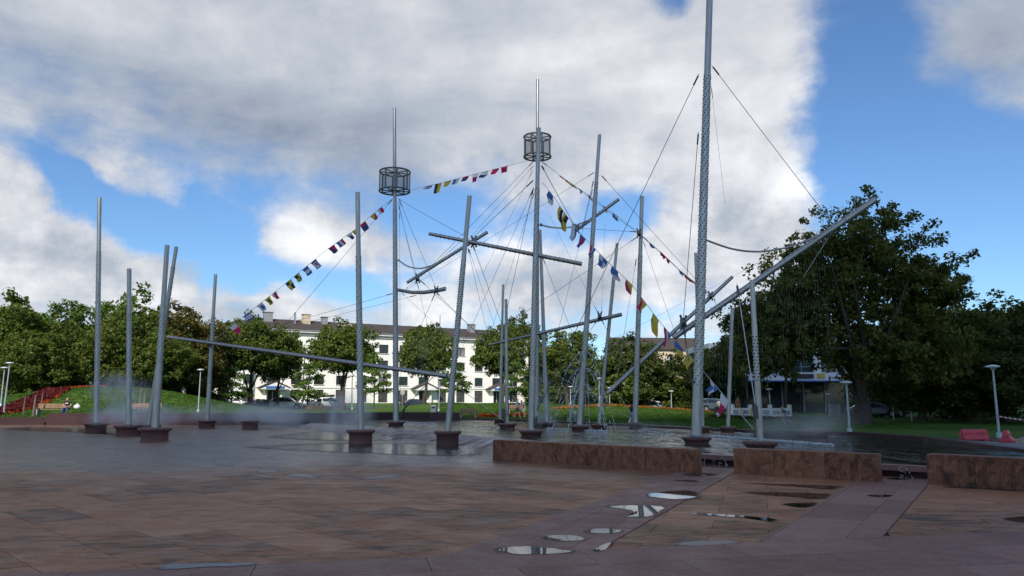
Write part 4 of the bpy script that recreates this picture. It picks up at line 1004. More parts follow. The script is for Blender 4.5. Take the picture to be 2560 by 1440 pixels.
def leaf_mesh(name, seed, clumps, per, leaf, mat, cr_scale=1.0, droop=.15):
    """clumps: list of (centre, radius vector, outward, tint)"""
    g = np.random.default_rng(seed); n = len(clumps) * per
    C_ = np.repeat(np.array([c[0] for c in clumps], float), per, 0); Rr = np.repeat(np.array([c[1] for c in clumps], float), per, 0)
    O = np.repeat(np.array([c[2] for c in clumps], float), per, 0); T_ = np.repeat(np.array([c[3] for c in clumps], float), per, 0)
    d = g.normal(size=(n, 3)); d /= np.linalg.norm(d, axis=1)[:, None]
    P = C_ + d * Rr * (g.random((n, 1)) ** .45) * cr_scale
    N = .45 * d + .35 * O + np.array([0, 0, .3]) + g.normal(size=(n, 3)) * .65; N /= np.linalg.norm(N, axis=1)[:, None]
    a = np.cross(N, g.normal(size=(n, 3))); a /= np.linalg.norm(a, axis=1)[:, None]; b = np.cross(N, a)
    s_ = leaf * (.55 + .9 * g.random((n, 1)))
    V = np.stack([P - a * s_ * .6, P + b * s_ * .36 - N * s_ * .08, P + a * s_ * .6 - np.array([0, 0, 1]) * s_ * droop, P - b * s_ * .36 - N * s_ * .08], 1).reshape(-1, 3)
    me = bpy.data.meshes.new(name); me.vertices.add(4 * n); me.vertices.foreach_set('co', V.ravel())
    me.loops.add(4 * n); me.loops.foreach_set('vertex_index', np.arange(4 * n, dtype=np.int32))
    me.polygons.add(n); me.polygons.foreach_set('loop_start', np.arange(0, 4 * n, 4, dtype=np.int32)); me.polygons.foreach_set('loop_total', np.full(n, 4, np.int32))
    at_ = me.attributes.new('tint', 'FLOAT', 'FACE'); at_.data.foreach_set('value', np.clip(T_ + g.normal(size=n) * .06, 0, 1).astype(np.float32))
    me.materials.append(mat); me.update(calc_edges=True)
    return me
def crown_clumps(seed, c, r, n, cr, shell=.45, lump=.22, flat_bottom=.55, tint=(.25, .75), cut=None):
    rnd = random.Random(seed); out = []; off = seed * 3.7
    while len(out) < n:
        d = Vector((rnd.gauss(0, 1), rnd.gauss(0, 1), rnd.gauss(0, 1))).normalized()
        rr = shell + (1 - shell) * rnd.random() ** .6
        if rnd.random() < .12: rr *= .6
        l = 1 + lump * 2 * mnoise.noise((d.x * 1.7 + off, d.y * 1.7, d.z * 1.7)) + lump * mnoise.noise((d.x * 4 + off, d.y * 4, d.z * 4))
        if d.z < 0: d = Vector((d.x, d.y, d.z * flat_bottom))
        p = Vector((c[0] + d.x * r[0] * rr * l, c[1] + d.y * r[1] * rr * l, c[2] + d.z * r[2] * rr * l))
        if cut and cut(p): continue
        q = cr * rnd.uniform(.6, 1.35)
        out.append(((p.x, p.y, p.z), (q, q, q * .8), tuple(d), rnd.uniform(*tint)))
    return out
protos_tree = {}
def tree_meshes(kind, seed):
    key = (kind, seed)
    if key in protos_tree: return protos_tree[key]
    rnd = random.Random(seed * 13 + 5); tb = MB()
    if kind == 'street':        # pollarded lime: upright crown on a forked trunk, height 12
        c, r = (0, 0, 7.7), (4.6, 4.6, 4.3); tubes_mesh(tb, rnd, (0, 0, -.2), 12, .42, (0, 0, 7.2), (3.6, 3.6, 3.8), 6, .18, .03)
        cl = crown_clumps(seed, c, r, 400, .78, .45, .24, .62); lf = leaf_mesh('crown', seed, cl, 50, .30, M['leaf'])
    elif kind == 'bank':        # big park tree, height 13
        c, r = (0, 0, 6.6), (5.6, 5.0, 5.7); tubes_mesh(tb, rnd, (0, 0, -.2), 13, .45, (0, 0, 7.5), (4.6, 4.6, 4.6), 7, .25)
        cl = crown_clumps(seed, c, r, 460, .85, .5, .28, .95); lf = leaf_mesh('crown', seed, cl, 50, .32, M['leaf_fresh' if seed % 3 == 0 else 'leaf'])
    elif kind == 'brown':
        c, r = (0, 0, 6.4), (5.4, 5.0, 5.8); tubes_mesh(tb, rnd, (0, 0, -.2), 13, .45, (0, 0, 7.0), (4.4, 4.4, 4.8), 7, .2)
        cl = crown_clumps(seed, c, r, 440, .85, .5, .24, .95); lf = leaf_mesh('crown', seed, cl, 50, .32, M['leaf_brown'])
    elif kind == 'open':        # feathery tree with gaps, height 13
        c, r = (0, 0, 8.8), (4.6, 4.4, 4.2); tubes_mesh(tb, rnd, (0, 0, -.2), 13, .32, (0, 0, 8.2), (3.8, 3.8, 3.6), 7, .3)
        cl = crown_clumps(seed, c, r, 85, 1.1, .4, .34, .7); lf = leaf_mesh('crown', seed, cl, 60, .42, M['leaf_fresh'])
    elif kind == 'dark':
        c, r = (0, 0, 6.6), (4.8, 4.6, 5.4); tubes_mesh(tb, rnd, (0, 0, -.2), 12, .4, (0, 0, 7.0), (3.8, 3.8, 4.2), 6, .2)
        cl = crown_clumps(seed, c, r, 420, .82, .45, .22, .95); lf = leaf_mesh('crown', seed, cl, 50, .31, M['leaf_dark'])
    elif kind == 'tall':
        c, r = (0, 0, 8.7), (3.7, 3.7, 3.6); tubes_mesh(tb, rnd, (0, 0, -.2), 12.5, .24, (0, 0, 8.4), (3.2, 3.2, 3.2), 7, .35, .02)
        cl = crown_clumps(seed, c, r, 320, .75, .4, .26, .7); lf = leaf_mesh('crown', seed, cl, 50, .28, M['leaf_big'])
    elif kind == 'young':       # slim sapling with tiers, height 6
        tb.tube([(0, 0, -.1), (.05, 0, 2), (0, .05, 4), (0, 0, 6)], [.09, .075, .05, .015], 7); cl = []
        for i in range(34):
            z = rnd.uniform(1.7, 6.0); w = 2.2 * (1 - ((z - 2.6) / 3.9) ** 2) if z > 2.6 else 1.9; an = rnd.uniform(0, 6.28); q = rnd.uniform(.35, 1) * max(.25, w)
            cl.append(((math.cos(an) * q, math.sin(an) * q, z), (.75, .75, .32), (math.cos(an), math.sin(an), .2), rnd.uniform(.2, .8))); tb.tube([(0, 0, z - .5), (math.cos(an) * q * .8, math.sin(an) * q * .8, z)], [.03, .008], 5)
        lf = leaf_mesh('crown', seed, cl, 55, .26, M['leaf_fresh'])
    elif kind == 'shrub':
        tb.tube([(0, 0, -.1), (.1, 0, .6), (.2, .1, 1.2)], [.09, .07, .03], 6); tb.tube([(0, 0, 0), (-.3, .1, 1.0)], [.06, .02], 6)
        cl = crown_clumps(seed, (0, 0, 1.5), (1.7, 1.5, 1.5), 40, .5, .4, .2, 1.0); lf = leaf_mesh('crown', seed, cl, 50, .26, M['leaf'])
    protos_tree[key] = (tb.mesh('trunk', M['bark']), lf); return protos_tree[key]
def tree(label, kind, seed, px, Y, h, width=None, group='park trees', dz=0.0, rz=None, base_h={'street': 12, 'bank': 13, 'brown': 13, 'open': 13, 'dark': 12.5, 'tall': 12.3, 'young': 6.3, 'shrub': 3.1}):
    p = on_land(px, Y); tr, lf = tree_meshes(kind, seed); s_ = h / base_h[kind]
    t = thing('tree' if kind != 'shrub' else 'bush', label, 'tree' if kind != 'shrub' else 'bush', (p.x, p.y, p.z + dz), random.uniform(0, 6.28) if rz is None else rz, group)
    w = s_ if width is None else width; t.scale = (w, w, s_)
    link('trunk', tr, t); link('crown', lf, t); return t
# the left bank
for lab, kind, sd, px, Y, h, w in (
    ('rounded tree at the far left border with a sunlit top', 'bank', 1, 20, 84, 12.4, 1.0), ('broad green tree left of the first mast, its crown in one wall with its neighbours', 'bank', 3, 120, 92, 12.4, 1.05),
    ('fresh green tree right behind the leftmost mast', 'bank', 6, 215, 94, 12.8, .95), ('feathery open-crowned tree standing above the left bank', 'open', 2, 335, 92, 14.2, .9),
    ('green tree between the two left plaza masts', 'bank', 4, 300, 84, 10.9, .95), ('dark brownish tree just left of the white block', 'brown', 1, 440, 88, 11.6, 1.0), ('brownish tree touching the left end of the white block', 'brown', 2, 495, 96, 11.8, .8),
    ('low dark tree above the red hedge at the left', 'bank', 5, 75, 76, 7.2, .72), ('darker tree tucked low behind the lawn mound', 'dark', 2, 170, 86, 9.5, .9), ('low tree behind the mound right of the first mast', 'bank', 7, 385, 82, 8.0, .7), ('dark tree filling the bank behind the two nearest left masts', 'dark', 5, 250, 90, 10.0, 1.0), ('half-hidden tree deep in the left bank', 'dark', 6, 60, 96, 12.0, 1.0), ('half-hidden tree behind the feathery one', 'dark', 7, 390, 100, 12.6, 1.0)):
    tree(lab, kind, sd, px, Y, h, w, 'trees of the left bank')
for i, (px, Y, h, lab) in enumerate(((30, 80, 4.2, 'dense shrub under the trees at the left border'), (110, 84, 4.6, 'dense shrub under the broad left tree'), (190, 84, 4.6, 'dense shrub behind the crest of the left mound'), (265, 84, 4.4, 'dense shrub right behind the leftmost mast'), (335, 84, 4.4, 'dense shrub under the feathery tree'), (410, 86, 4.4, 'dense shrub under the brownish tree'), (470, 92, 3.6, 'dense shrub by the corner of the white block'))):
    tree(lab, 'shrub', 5 + i % 2, px, Y, h, 1.9, 'shrubs under the left bank')
# in front of the white block
for lab, kind, sd, px, Y, h, w in (
    ('bushy street tree before the left porch of the white block', 'street', 1, 625, 98, 11.6, 1.0), ('narrower street tree leaning on its left neighbour before the white block', 'street', 2, 693, 102, 10.6, .72),
    ('round street tree behind the mast in the mist cloud', 'street', 3, 858, 100, 11.3, .98), ('street tree right of the dark-nest mast', 'street', 4, 1062, 102, 11.3, .78), ('street tree behind the two short masts', 'street', 5, 1256, 96, 10.6, .76),
    ('taller dark tree rising behind the right end of the roof', 'dark', 3, 1300, 160, 19.0, 1.25), ('tree softened by spray behind the water jets', 'street', 6, 1420, 98, 9.6, .86)):
    tree(lab, kind, sd, px, Y, h, w, 'trees in front of the white block')
for lab, px, Y, h, w in (('young tree with tiered foliage in front of the left porch', 578, 92, 5.2, 1.0), ('young tree with drooping tiers left of the misty mast', 770, 90, 5.6, 1.0), ('young dark tree hugging the misty mast from the right', 935, 86, 6.4, .9), ('young tree right of the leaning mast by the cascade', 1135, 84, 4.8, .9), ('young tree left of the thick mast near two walkers', 1290, 80, 4.6, .8)):
    tree(lab, 'young', hash(px) % 4, px, Y, h, w, 'young trees on the lawn')
for lab, kind, sd, px, Y, h, w in (('dark round tree behind the slanting beam\'s lower end', 'dark', 1, 1585, 100, 9.8, .95), ('dark tree left of the giant mast', 'dark', 2, 1700, 102, 8.0, .75), ('dark tree just right of the giant mast', 'dark', 3, 1790, 96, 8.4, .8), ('slim tree between the giant mast and the store', 'tall', 1, 1868, 86, 9.8, .8), ('low bushy tree under the slanting beam', 'shrub', 1, 1545, 96, 5.2, 1.6),
    ('low dark bush beside the beige house', 'shrub', 2, 1610, 104, 4.6, 1.6), ('dark bush left of the giant mast\'s foot', 'shrub', 3, 1710, 98, 4.0, 1.5), ('small bush at the corner of the beige house', 'shrub', 4, 1665, 110, 3.0, 1.2)):
    tree(lab, kind, sd, px, Y, h, w, 'trees before the beige house')
for lab, kind, sd, px, Y, h, w in (('far dark tree behind the spray of the jets', 'dark', 5, 1375, 150, 10.5, 1.1), ('far dark tree seen between two leaning masts', 'dark', 6, 1455, 152, 10.5, 1.2), ('far dark tree left of the beige house', 'dark', 7, 1535, 146, 10.0, 1.1), ('far tree closing the gap right of the white block', 'dark', 4, 1340, 172, 11.0, 1.1)):
    tree(lab, kind, sd, px, Y, h, w, 'far trees beyond the pool')
for i, (px, Y, lab) in enumerate(((1365, 112, 'low far shrub right of the white block'), (1410, 114, 'low far shrub behind the street lamp in the spray'), (1460, 112, 'low far shrub behind the jets'), (1505, 113, 'low far shrub left of the dark round tree'), (1570, 116, 'low far shrub under the dark round tree'))):
    tree(lab, 'shrub', 5 + i % 2, px, Y, 3.4, 2.2, 'far shrubs beyond the pool')
# the large lime on the right, built on its own
def lime():
    p = on_land(2150, 54); rnd = random.Random(21); tb = MB()
    t = thing('tree', 'large spreading lime with a thick trunk at the right', 'tree', p)
    tubes_mesh(tb, rnd, (0, 0, -.3), 17, .62, (.3, 0, 8.0), (6.4, 5.5, 6.0), 16, .12, .045)
    cl = []
    for (cx, cy, cz, rx, ry, rz_, n) in ((1.2, 0, 12.0, 4.2, 4.2, 4.6, 260), (-3.0, .5, 11.2, 2.6, 2.8, 2.8, 90), (-5.0, .5, 7.6, 3.8, 3.6, 4.4, 200), (4.9, 0, 9.6, 3.2, 3.4, 3.8, 150), (-6.8, 0, 5.0, 2.6, 3.0, 2.6, 80), (3.6, -1, 5.0, 4.8, 3.6, 3.0, 170), (-1.4, 1, 8.6, 4.0, 4.0, 4.2, 170), (6.9, 0, 9.4, 1.4, 1.6, 1.3, 26), (-8.4, 0, 7.4, 1.5, 1.5, 1.2, 24), (0, -1, 5.2, 4, 3, 2.4, 90)):
        cl += crown_clumps(int(100 + cx * 10), (cx, cy, cz), (rx, ry, rz_), int(n * 1.35), .55, .2, .26, .85, (.1, .9), cut=lambda q: q.z < 2.6)
    link('trunk', tb.mesh('trunk', M['bark']), t); link('crown', leaf_mesh('crown', 5, cl, 48, .22, M['leaf_big'], 1.1), t)
lime()
for lab, kind, sd, px, Y, h, w in (('slim-trunked tree before the store, left of the lime', 'tall', 2, 1965, 72, 11.0, .9), ('dark tree behind the lime to the right', 'dark', 1, 2390, 66, 10.4, 1.0), ('dark tree near the right border', 'dark', 2, 2500, 60, 9.6, .95), ('dark tree cut by the right border', 'dark', 3, 2600, 66, 10.2, 1.1), ('low dark tree between the lime and the street lamp', 'dark', 4, 2300, 60, 7.4, .85), ('shadowy tree deep behind the right street lamp', 'dark', 5, 2450, 78, 11.2, 1.2), ('shadowy tree right behind the lime', 'dark', 6, 2250, 76, 10.6, 1.1), ('low dark tree at the right border', 'dark', 7, 2580, 54, 6.4, .8), ('low shaded tree right of the street lamp', 'dark', 2, 2430, 58, 6.6, .9)):
    tree(lab, kind, sd, px, Y, h, w, 'shaded trees on the right')
# ------------------------------------------------------------------ street lamps
def lamp(label, top, base, Y=None, z=None):
    p = on_land(base[0], Y); h = at(top[0], top[1], Y).z - p.z
    t = thing('street_lamp', label, 'street lamp', p, group='mushroom street lamps')
    dx = at(top[0], top[1], Y).x - p.x; top_ = Vector((dx, 0, h))
    k = MB(); k.tube([(0, 0, -.2), (dx * .3, 0, h * .3), (dx, 0, h - .05)], [.06, .055, .04], 10); obj('pole', k, M['lamp_pole'], t)
    k = MB(); k.lathe([(0, .0), (.12, -.01), (.24, -.04), (.31, -.08), (.29, -.105), (.10, -.16), (.06, -.26), (.0, -.26)], top_, 20); obj('lamp_head', k, M['lamp_head'], t)
    k = MB(); k.lathe([(.12, -.02), (.12, .22), (.08, .25)], (0, 0, 0), 10); obj('foot', k, M['lamp_pole'], t)
for lab, tp, bs, Y in (('mushroom street lamp at the left border, behind another', (12, 917), (3, 1030), 62), ('taller mushroom street lamp near the left border', (25, 905), (12, 1042), 58), ('plain slim lamp among the trees above the left mound', (161, 925), (158, 985), 84), ('mushroom street lamp left of the white block', (502, 922), (497, 1030), 64),
    ('street lamp before the white block beside the misty mast', (881, 937), (881, 1010), 88), ('street lamp on the lawn left of the cascade mast', (1100, 945), (1097, 1030), 76), ('street lamp seen through the water jets', (1426, 965), (1426, 1020), 84), ('street lamp left of the thin leaning mast', (1498, 944), (1498, 1022), 80),
    ('street lamp by the lower end of the slanting beam', (1524, 968), (1524, 1020), 90), ('street lamp left of the giant mast', (1678, 976), (1678, 1036), 82), ('slim lamp in front of the store banners', (1923, 971), (1925, 1045), 70), ('small far lamp left of the lime trunk', (2071, 984), (2074, 1040), 78), ('pale mushroom street lamp at the pool rim before the lime', (2115, 952), (2119, 1080), 39.5), ('nearest mushroom street lamp, beside the red barriers', (2481, 912), (2490, 1090), 34.5)):
    lamp(lab, tp, bs, Y)
lp = on_land(757, 108); t = thing('light_pole', 'tall thin street light in front of the white block', 'street light', lp)
k = MB(); k.tube([(0, 0, -.1), (0, 0, 9.0), (.5, 0, 9.5), (1.0, 0, 9.5)], [.09, .06, .05, .05], 8); obj('pole', k, M['metal_grey'], t); k = MB(); k.box((1.2, 0, 9.48), (.7, .25, .12)); obj('lantern', k, M['lamp_head'], t)

# ------------------------------------------------------------------ benches, bin, signs
def bench(label, px, Y, L, rz=0.0, dz=0.0):
    p = on_land(px, Y); t = thing('bench', label, 'bench', (p.x, p.y, p.z + dz), rz, 'wooden benches')
    for i in range(3):
        k = MB(); k.box((0, -.1 + i * .16, .45), (L, .14, .05)); obj('seat_slat', k, M['wood'], t)
    for i in range(2):
        k = MB(); k.box((0, .36 + .03 * i, .62 + i * .17), (L, .05, .155)); obj('back_slat', k, M['wood'], t)
    for s_ in (-1, 1):
        k = MB(); k.box((s_ * L * .4, .08, .2), (.1, .5, .45)); obj('leg', k, M['concrete'], t); k = MB(); k.box((s_ * L * .4, .40, .6), (.06, .05, .5)); obj('back_post', k, M['metal_grey'], t)
bench('long wooden bench with the seated man at the left', 130, 57.6, 2.4); bench('wooden bench half veiled by mist behind the left masts', 362, 60, 2.4); bench('reddish wooden bench on the lawn before the parked cars', 792, 63, 1.9); bench('wooden bench right of the cascade mast', 1171, 66, 1.55); bench('wooden bench between the central masts on the lawn', 1290, 72, 1.6)
p = on_land(1084, 70); t = thing('litter_bin', 'grey square litter bin on the lawn by a street lamp', 'bin', p)
k = MB(); k.box((0, 0, .42), (.5, .45, .9), 0, 0, .94); obj('body', k, M['metal_grey'], t); k = MB(); k.box((0, 0, .90), (.54, .5, .07)); obj('lid', k, M['lamp_head'], t); k = MB(); k.box((0, -.235, .72), (.32, .02, .12)); obj('slot', k, M['black'], t)
p = on_land(1006, 106); t = thing('road_sign', 'round grey road sign on a post before the white block', 'sign', p)
k = MB(); k.tube([(0, 0, 0), (0, 0, 2.6)], .035, 8); obj('post', k, M['metal_grey'], t); k = MB(); k.tube([(0, -.05, 2.3), (0, -.08, 2.3)], .34, 18); obj('disc', k, M['metal_grey'], t)
for lab, px, Y, h in (('grey stone bollard stump beside the left bench', 87, 57, 1.55), ('slim wooden post on the left lawn', 61, 57.5, 1.35), ('thin stake higher on the left lawn', 104, 60, 1.4), ('pale trunk-like post behind the two left masts', 350, 62, 1.9), ('thin stake right of the pale post', 361, 63, 1.5)):
    p = on_land(px, Y); t = thing('post', lab, 'post', p, group='posts on the left lawn'); k = MB(); k.tube([(0, 0, -.2), (.02, 0, h * .5), (.06, 0, h)], [.13, .09, .06] if 'stump' in lab or 'pale' in lab else [.06, .05, .045], 8); obj('shaft', k, M['bark_light'], t)
    k = MB(); k.tube([(.06, 0, h), (.06, 0, h + .03)], .05, 8); obj('cap', k, M['wood'], t)

# ------------------------------------------------------------------ banners before the store
bp0, bp1 = on_land(1826, 66), on_land(1977, 63)
bn = thing('banner_fence', 'white banner fence with pictures and yellow strips before the store', 'banner', bp0)
dirb = (bp1 - bp0); dirb.z = 0; Lb = dirb.length; angb = math.atan2(dirb.y, dirb.x); bn.rotation_euler = (0, 0, angb)
PICT = flat('banner_print', (.30, .32, .34), .6, 0, .7, 2.2)
nb = 6; z0 = at(1900, 1041, 65).z - bp0.z; z1 = at(1900, 1020, 65).z - bp0.z
for i in range(nb):
    x0, w = Lb * i / nb, Lb / nb
    k = MB(); k.box((x0 + w / 2, 0, (z0 + z1) / 2), (w - .03, .04, z1 - z0)); pa = obj('panel', k, M['white'], bn)
    k = MB(); k.box((x0 + w * .55, -.024, (z0 + z1) / 2), (w * .62, .006, (z1 - z0) * .5)); obj('picture', k, PICT, pa)
    if i in (1, 2, 5): k = MB(); k.box((x0 + w * .1, -.024, (z0 + z1) / 2), (w * .14, .006, (z1 - z0) * .92)); obj('yellow_strip', k, M['yellow'], pa)
    if i in (0, 1, 3): k = MB(); k.box((x0 + w * .5, -.024, z0 + .06), (w * .7, .006, .06)); obj('blue_strip', k, M['blue_sign'], pa)
for i in range(nb + 1):
    k = MB(); k.box((Lb * i / nb, .04, z1 / 2), (.06, .05, z1)); obj('post', k, M['white'], bn)
for f in (.03, .33, .66, .97):
    k = MB(); k.box((Lb * f, .0, z1 + .14), (.36, .03, .28)); obj('top_plate', k, M['white'], bn)
p = on_land(2085, 74); t = thing('cabinet', 'pale grey utility cabinet left of the lime trunk', 'cabinet', p); k = MB(); k.box((0, 0, .55), (1.0, .5, 1.15)); obj('body', k, M['concrete'], t); k = MB(); k.box((0, 0, 1.15), (1.06, .56, .06)); obj('roof', k, M['metal_grey'], t); k = MB(); k.box((0, -.26, .55), (.02, .02, 1.0)); obj('door_gap', k, M['black'], t)
for lab, px, Y in (('yellow banded traffic post under the right trees', 2231, 66), ('pale post under the right trees, right of the yellow-banded one', 2276, 62)):
    p = on_land(px, Y); t = thing('traffic_post', lab, 'post', p); k = MB(); k.tube([(0, 0, 0), (0, 0, 1.25)], .04, 8); obj('shaft', k, M['white'], t); k = MB(); k.tube([(0, 0, .8), (0, 0, 1.0)], .05, 8); obj('band', k, M['yellow' if 'yellow' in lab else 'metal_grey'], t)

# ------------------------------------------------------------------ red plastic barriers and spoil
def barrier(label, px, py, Y, L, rz):
    p = on_land(px, Y); t = thing('road_barrier', label, 'barrier', p, rz, 'red plastic barriers'); H = .52
    pr = [(-.24, .10), (-.24, .16), (-.12, .30), (-.07, H), (.07, H), (.12, .30), (.24, .16), (.24, .10)]
    k = MB(); n = len(pr); vs = [(x, a, b) for x in (-L / 2, L / 2) for a, b in pr]
    k.add(vs, [tuple(range(n))[::-1], tuple(range(n, 2 * n))] + [(i, (i + 1) % n, n + (i + 1) % n, n + i) for i in range(n)]); o = obj('body', k, M['barrier'], t)
    bv = o.modifiers.new('edge', 'BEVEL'); bv.width = .02; bv.segments = 2
    for s_ in (-.36, .36):
        k = MB(); k.box((L * s_, 0, .05), (L * .2, .50, .11), 0, 0, .95); obj('foot', k, M['barrier'], t)
    k = MB(); k.box((-L / 2 - .05, 0, .34), (.1, .10, .12)); obj('connector', k, M['barrier'], t)
    for s_ in (-.25, .25):
        k = MB(); k.box((L * s_, -.115, .36), (L * .34, .02, .10)); obj('recess_panel', k, M['barrier'], t)
barrier('red plastic barrier standing side-on by the pool path', 2428, 1100, 31.5, .95, R(-6)); barrier('red plastic barrier turned end-on at the foot of the street lamp', 2508, 1108, 30.2, .8, R(52))
def heap(name, label, px, Y, r_, h, seed, mat):
    p = on_land(px, Y); k = MB(); rnd = random.Random(seed); n, m_ = 18, 7; vs = []
    for i in range(m_):
        q = i / (m_ - 1)
        for j in range(n):
            a = 2 * math.pi * j / n; rr = r_ * q * (1 + .25 * mnoise.noise((math.cos(a) * 2, math.sin(a) * 2, seed + q)))
            vs.append((rr * math.cos(a) * 1.5, rr * math.sin(a), h * (1 - q ** 1.5) * (1 + rnd.uniform(-.25, .25)) - .05 * (q > .9)))
    k.add(vs, [(i * n + j, i * n + (j + 1) % n, (i + 1) * n + (j + 1) % n, (i + 1) * n + j)[::-1] for i in range(m_ - 1) for j in range(n)], 0, True)
    o = tag(obj(name, k, mat), label, 'heap'); o.location = p
heap('soil_heap', 'low heap of dug soil between the red barriers', 2463, 31.6, .42, .20, 3, M['soil']); heap('sand_heap', 'pale heap of rubble at the right border behind a red barrier', 2552, 31.0, .5, .22, 5, flat('rubble', (.30, .22, .18), .9, 0, .4, 8, .6))
a, b = on_land(2490, 34.4), on_land(2640, 31); k = MB(); P = [a + Vector((0, 0, .95)), (a + b) / 2 + Vector((0, 0, .72)), b + Vector((0, 0, .9))]
tp = MB()
for i in range(24):
    t0, t1 = i / 24, (i + 1) / 24; f = lambda t: P[0] * (1 - t) ** 2 + P[1] * 2 * t * (1 - t) + P[2] * t * t; q0, q1 = f(t0), f(t1)
    tp.add([q0, q1, q1 + Vector((0, .01, .05)), q0 + Vector((0, .01, .05))], [(0, 1, 2, 3)], i % 2)
tag(obj('barrier_tape', tp, [M['barrier'], M['white']]), 'red and white barrier tape tied to the right street lamp', 'tape')

# ------------------------------------------------------------------ cars
def car_paint(name, col, rough=.25, metal=.35):
    m, T, b_ = newmat(name); b_.inputs['Base Color'].default_value = (*col, 1); b_.inputs['Roughness'].default_value = rough; b_.inputs['Metallic'].default_value = metal; b_.inputs['Coat Weight'].default_value = .6
    return m
TAIL = flat('tail_lamp', (.35, .02, .02), .2); HEADL = flat('head_lamp', (.7, .72, .74), .15)
def car(label, kind, paint, px, Y, rz, dz=0.0, facing=1):
    p = on_land(px, Y); t = thing('parked_car', label, 'car', (p.x, p.y, p.z + dz), rz, 'parked cars')
    if kind == 'suv': L, Wd, low, roof, g = 4.6, 1.85, [(-2.28, .42), (-2.30, .75), (-2.22, 1.02), (-1.2, 1.06), (.75, 1.02), (1.9, .92), (2.22, .80), (2.30, .55), (2.26, .38)], [(-2.05, 1.03), (-1.75, 1.52), (-1.2, 1.64), (.1, 1.62), (.55, 1.50), (1.15, 1.0)], .2
    elif kind == 'hatch': L, Wd, low, roof, g = 4.1, 1.75, [(-2.02, .38), (-2.05, .72), (-1.95, .95), (-1.0, .97), (.7, .93), (1.65, .82), (1.98, .70), (2.05, .48), (2.0, .33)], [(-1.85, .94), (-1.55, 1.36), (-1.1, 1.48), (.05, 1.46), (.45, 1.36), (1.1, .90)], .18
    else: L, Wd, low, roof, g = 4.5, 1.78, [(-2.22, .38), (-2.25, .70), (-2.12, .92), (-1.2, .93), (.75, .90), (1.85, .80), (2.18, .68), (2.25, .48), (2.2, .33)], [(-1.6, .90), (-1.0, 1.32), (-.6, 1.41), (.15, 1.41), (.55, 1.30), (1.2, .88)], .17
    wr = .33 if kind != 'suv' else .36; wx = (-L * .30, L * .31)
    def arch(x0, n=7): return [(x0 + (wr + .06) * math.cos(math.pi * i / n), wr + (wr + .06) * math.sin(math.pi * i / n)) for i in range(n + 1)]
    bot = arch(wx[1]) + [(wx[0] + wr + .06, g + .02)][:0] + arch(wx[0])
    out = low + [(L * .47, g)] + bot + [(-L * .47, g)]
    out = [(a * facing, b) for a, b in out]
    if facing > 0: out = out[::-1]
    k = MB(); k.prism_y(out, -Wd / 2, Wd / 2); o = obj('body', k, paint, t); bv = o.modifiers.new('edge', 'BEVEL'); bv.width = .06; bv.segments = 2; bv.limit_method = 'ANGLE'; bv.angle_limit = R(50)
    # cabin: narrower at the roof
    rr = [(a * facing, b) for a, b in roof]; n = len(rr); k = MB(); hw0, hw1 = Wd / 2 - .03, Wd / 2 - .22; zt = max(b for _, b in rr); zb = min(b for _, b in rr)
    wdt = lambda z: hw0 + (hw1 - hw0) * (z - zb) / (zt - zb)
    vs = [(a, -wdt(b), b) for a, b in rr] + [(a, wdt(b), b) for a, b in rr]
    fs = [tuple(range(n)), tuple(range(n, 2 * n))[::-1]] + [(i + 1, i, n + i, n + i + 1) for i in range(n - 1)]
    if facing < 0: fs = [f[::-1] for f in fs]
    k.add(vs, fs); o = obj('cabin', k, paint, t)
    s_ = rr; zz = zb + .05
    def glass_side(x0, x1, sgn):
        zs_ = [float(np.interp(x, *zip(*sorted(rr)))) - .10 for x in (x0, x1)]; q = []
        for x, z in ((x0, zz), (x1, zz), (x1, max(zs_[1], zz + .02)), (x0, max(zs_[0], zz + .02))): q.append((x, sgn * (wdt(z) + .012), z))
        m_ = MB(); m_.add(q, [(0, 1, 2, 3)] if sgn < 0 else [(3, 2, 1, 0)]); return m_
    xs_ = sorted(a for a, _ in rr); xa, xb = xs_[0] + .22, xs_[-1] - .25; cuts = [xa, xa + (xb - xa) * .24, xa + (xb - xa) * .60, xb]
    for x0, x1 in zip(cuts, cuts[1:]):
        for sg in (-1, 1):
            w_ = obj('side_window', glass_side(x0 + .03, x1 - .03, sg), M['glass'], t)
    for (a0, z0_), (a1, z1_) in ((rr[0], rr[1]), (rr[-2], rr[-1])):
        d = Vector((a1 - a0, 0, z1_ - z0_)); nn = Vector((-d.z, 0, d.x)).normalized(); nn = nn if nn.x * (a0 + a1) > 0 else -nn
        q = []
        for tt, sg in ((.10, -1), (.90, -1), (.90, 1), (.10, 1)):
            x, z = a0 + d.x * tt, z0_ + d.z * tt; q.append((x + nn.x * .012, sg * (wdt(z) - .06), z + nn.z * .012))
        m_ = MB(); m_.add(q, [(0, 1, 2, 3)]); obj('windscreen', m_, M['glass'], t)
    for x in wx:
        for sg in (-1, 1):
            m_ = MB(); m_.tube([(x * facing, sg * (Wd / 2 - .20), wr), (x * facing, sg * (Wd / 2 + .005), wr)], wr, 18); w_ = obj('wheel', m_, M['tyre'], t)
            m_ = MB(); m_.tube([(x * facing, sg * (Wd / 2), wr), (x * facing, sg * (Wd / 2 + .015), wr)], wr * .62, 12); obj('rim', m_, M['metal_grey'], w_)
    for sg in (-1, 1):
        m_ = MB(); m_.box((facing * L * .475, sg * Wd * .36, .68), (.16, .36, .14)); obj('headlight', m_, HEADL, t)
        m_ = MB(); m_.box((-facing * L * .487, sg * Wd * .40, .86), (.10, .24, .20)); obj('tail_light', m_, TAIL, t)
        m_ = MB(); m_.box((facing * L * .16, sg * (Wd / 2 + .09), 1.0), (.14, .18, .12)); obj('mirror', m_, paint, t)
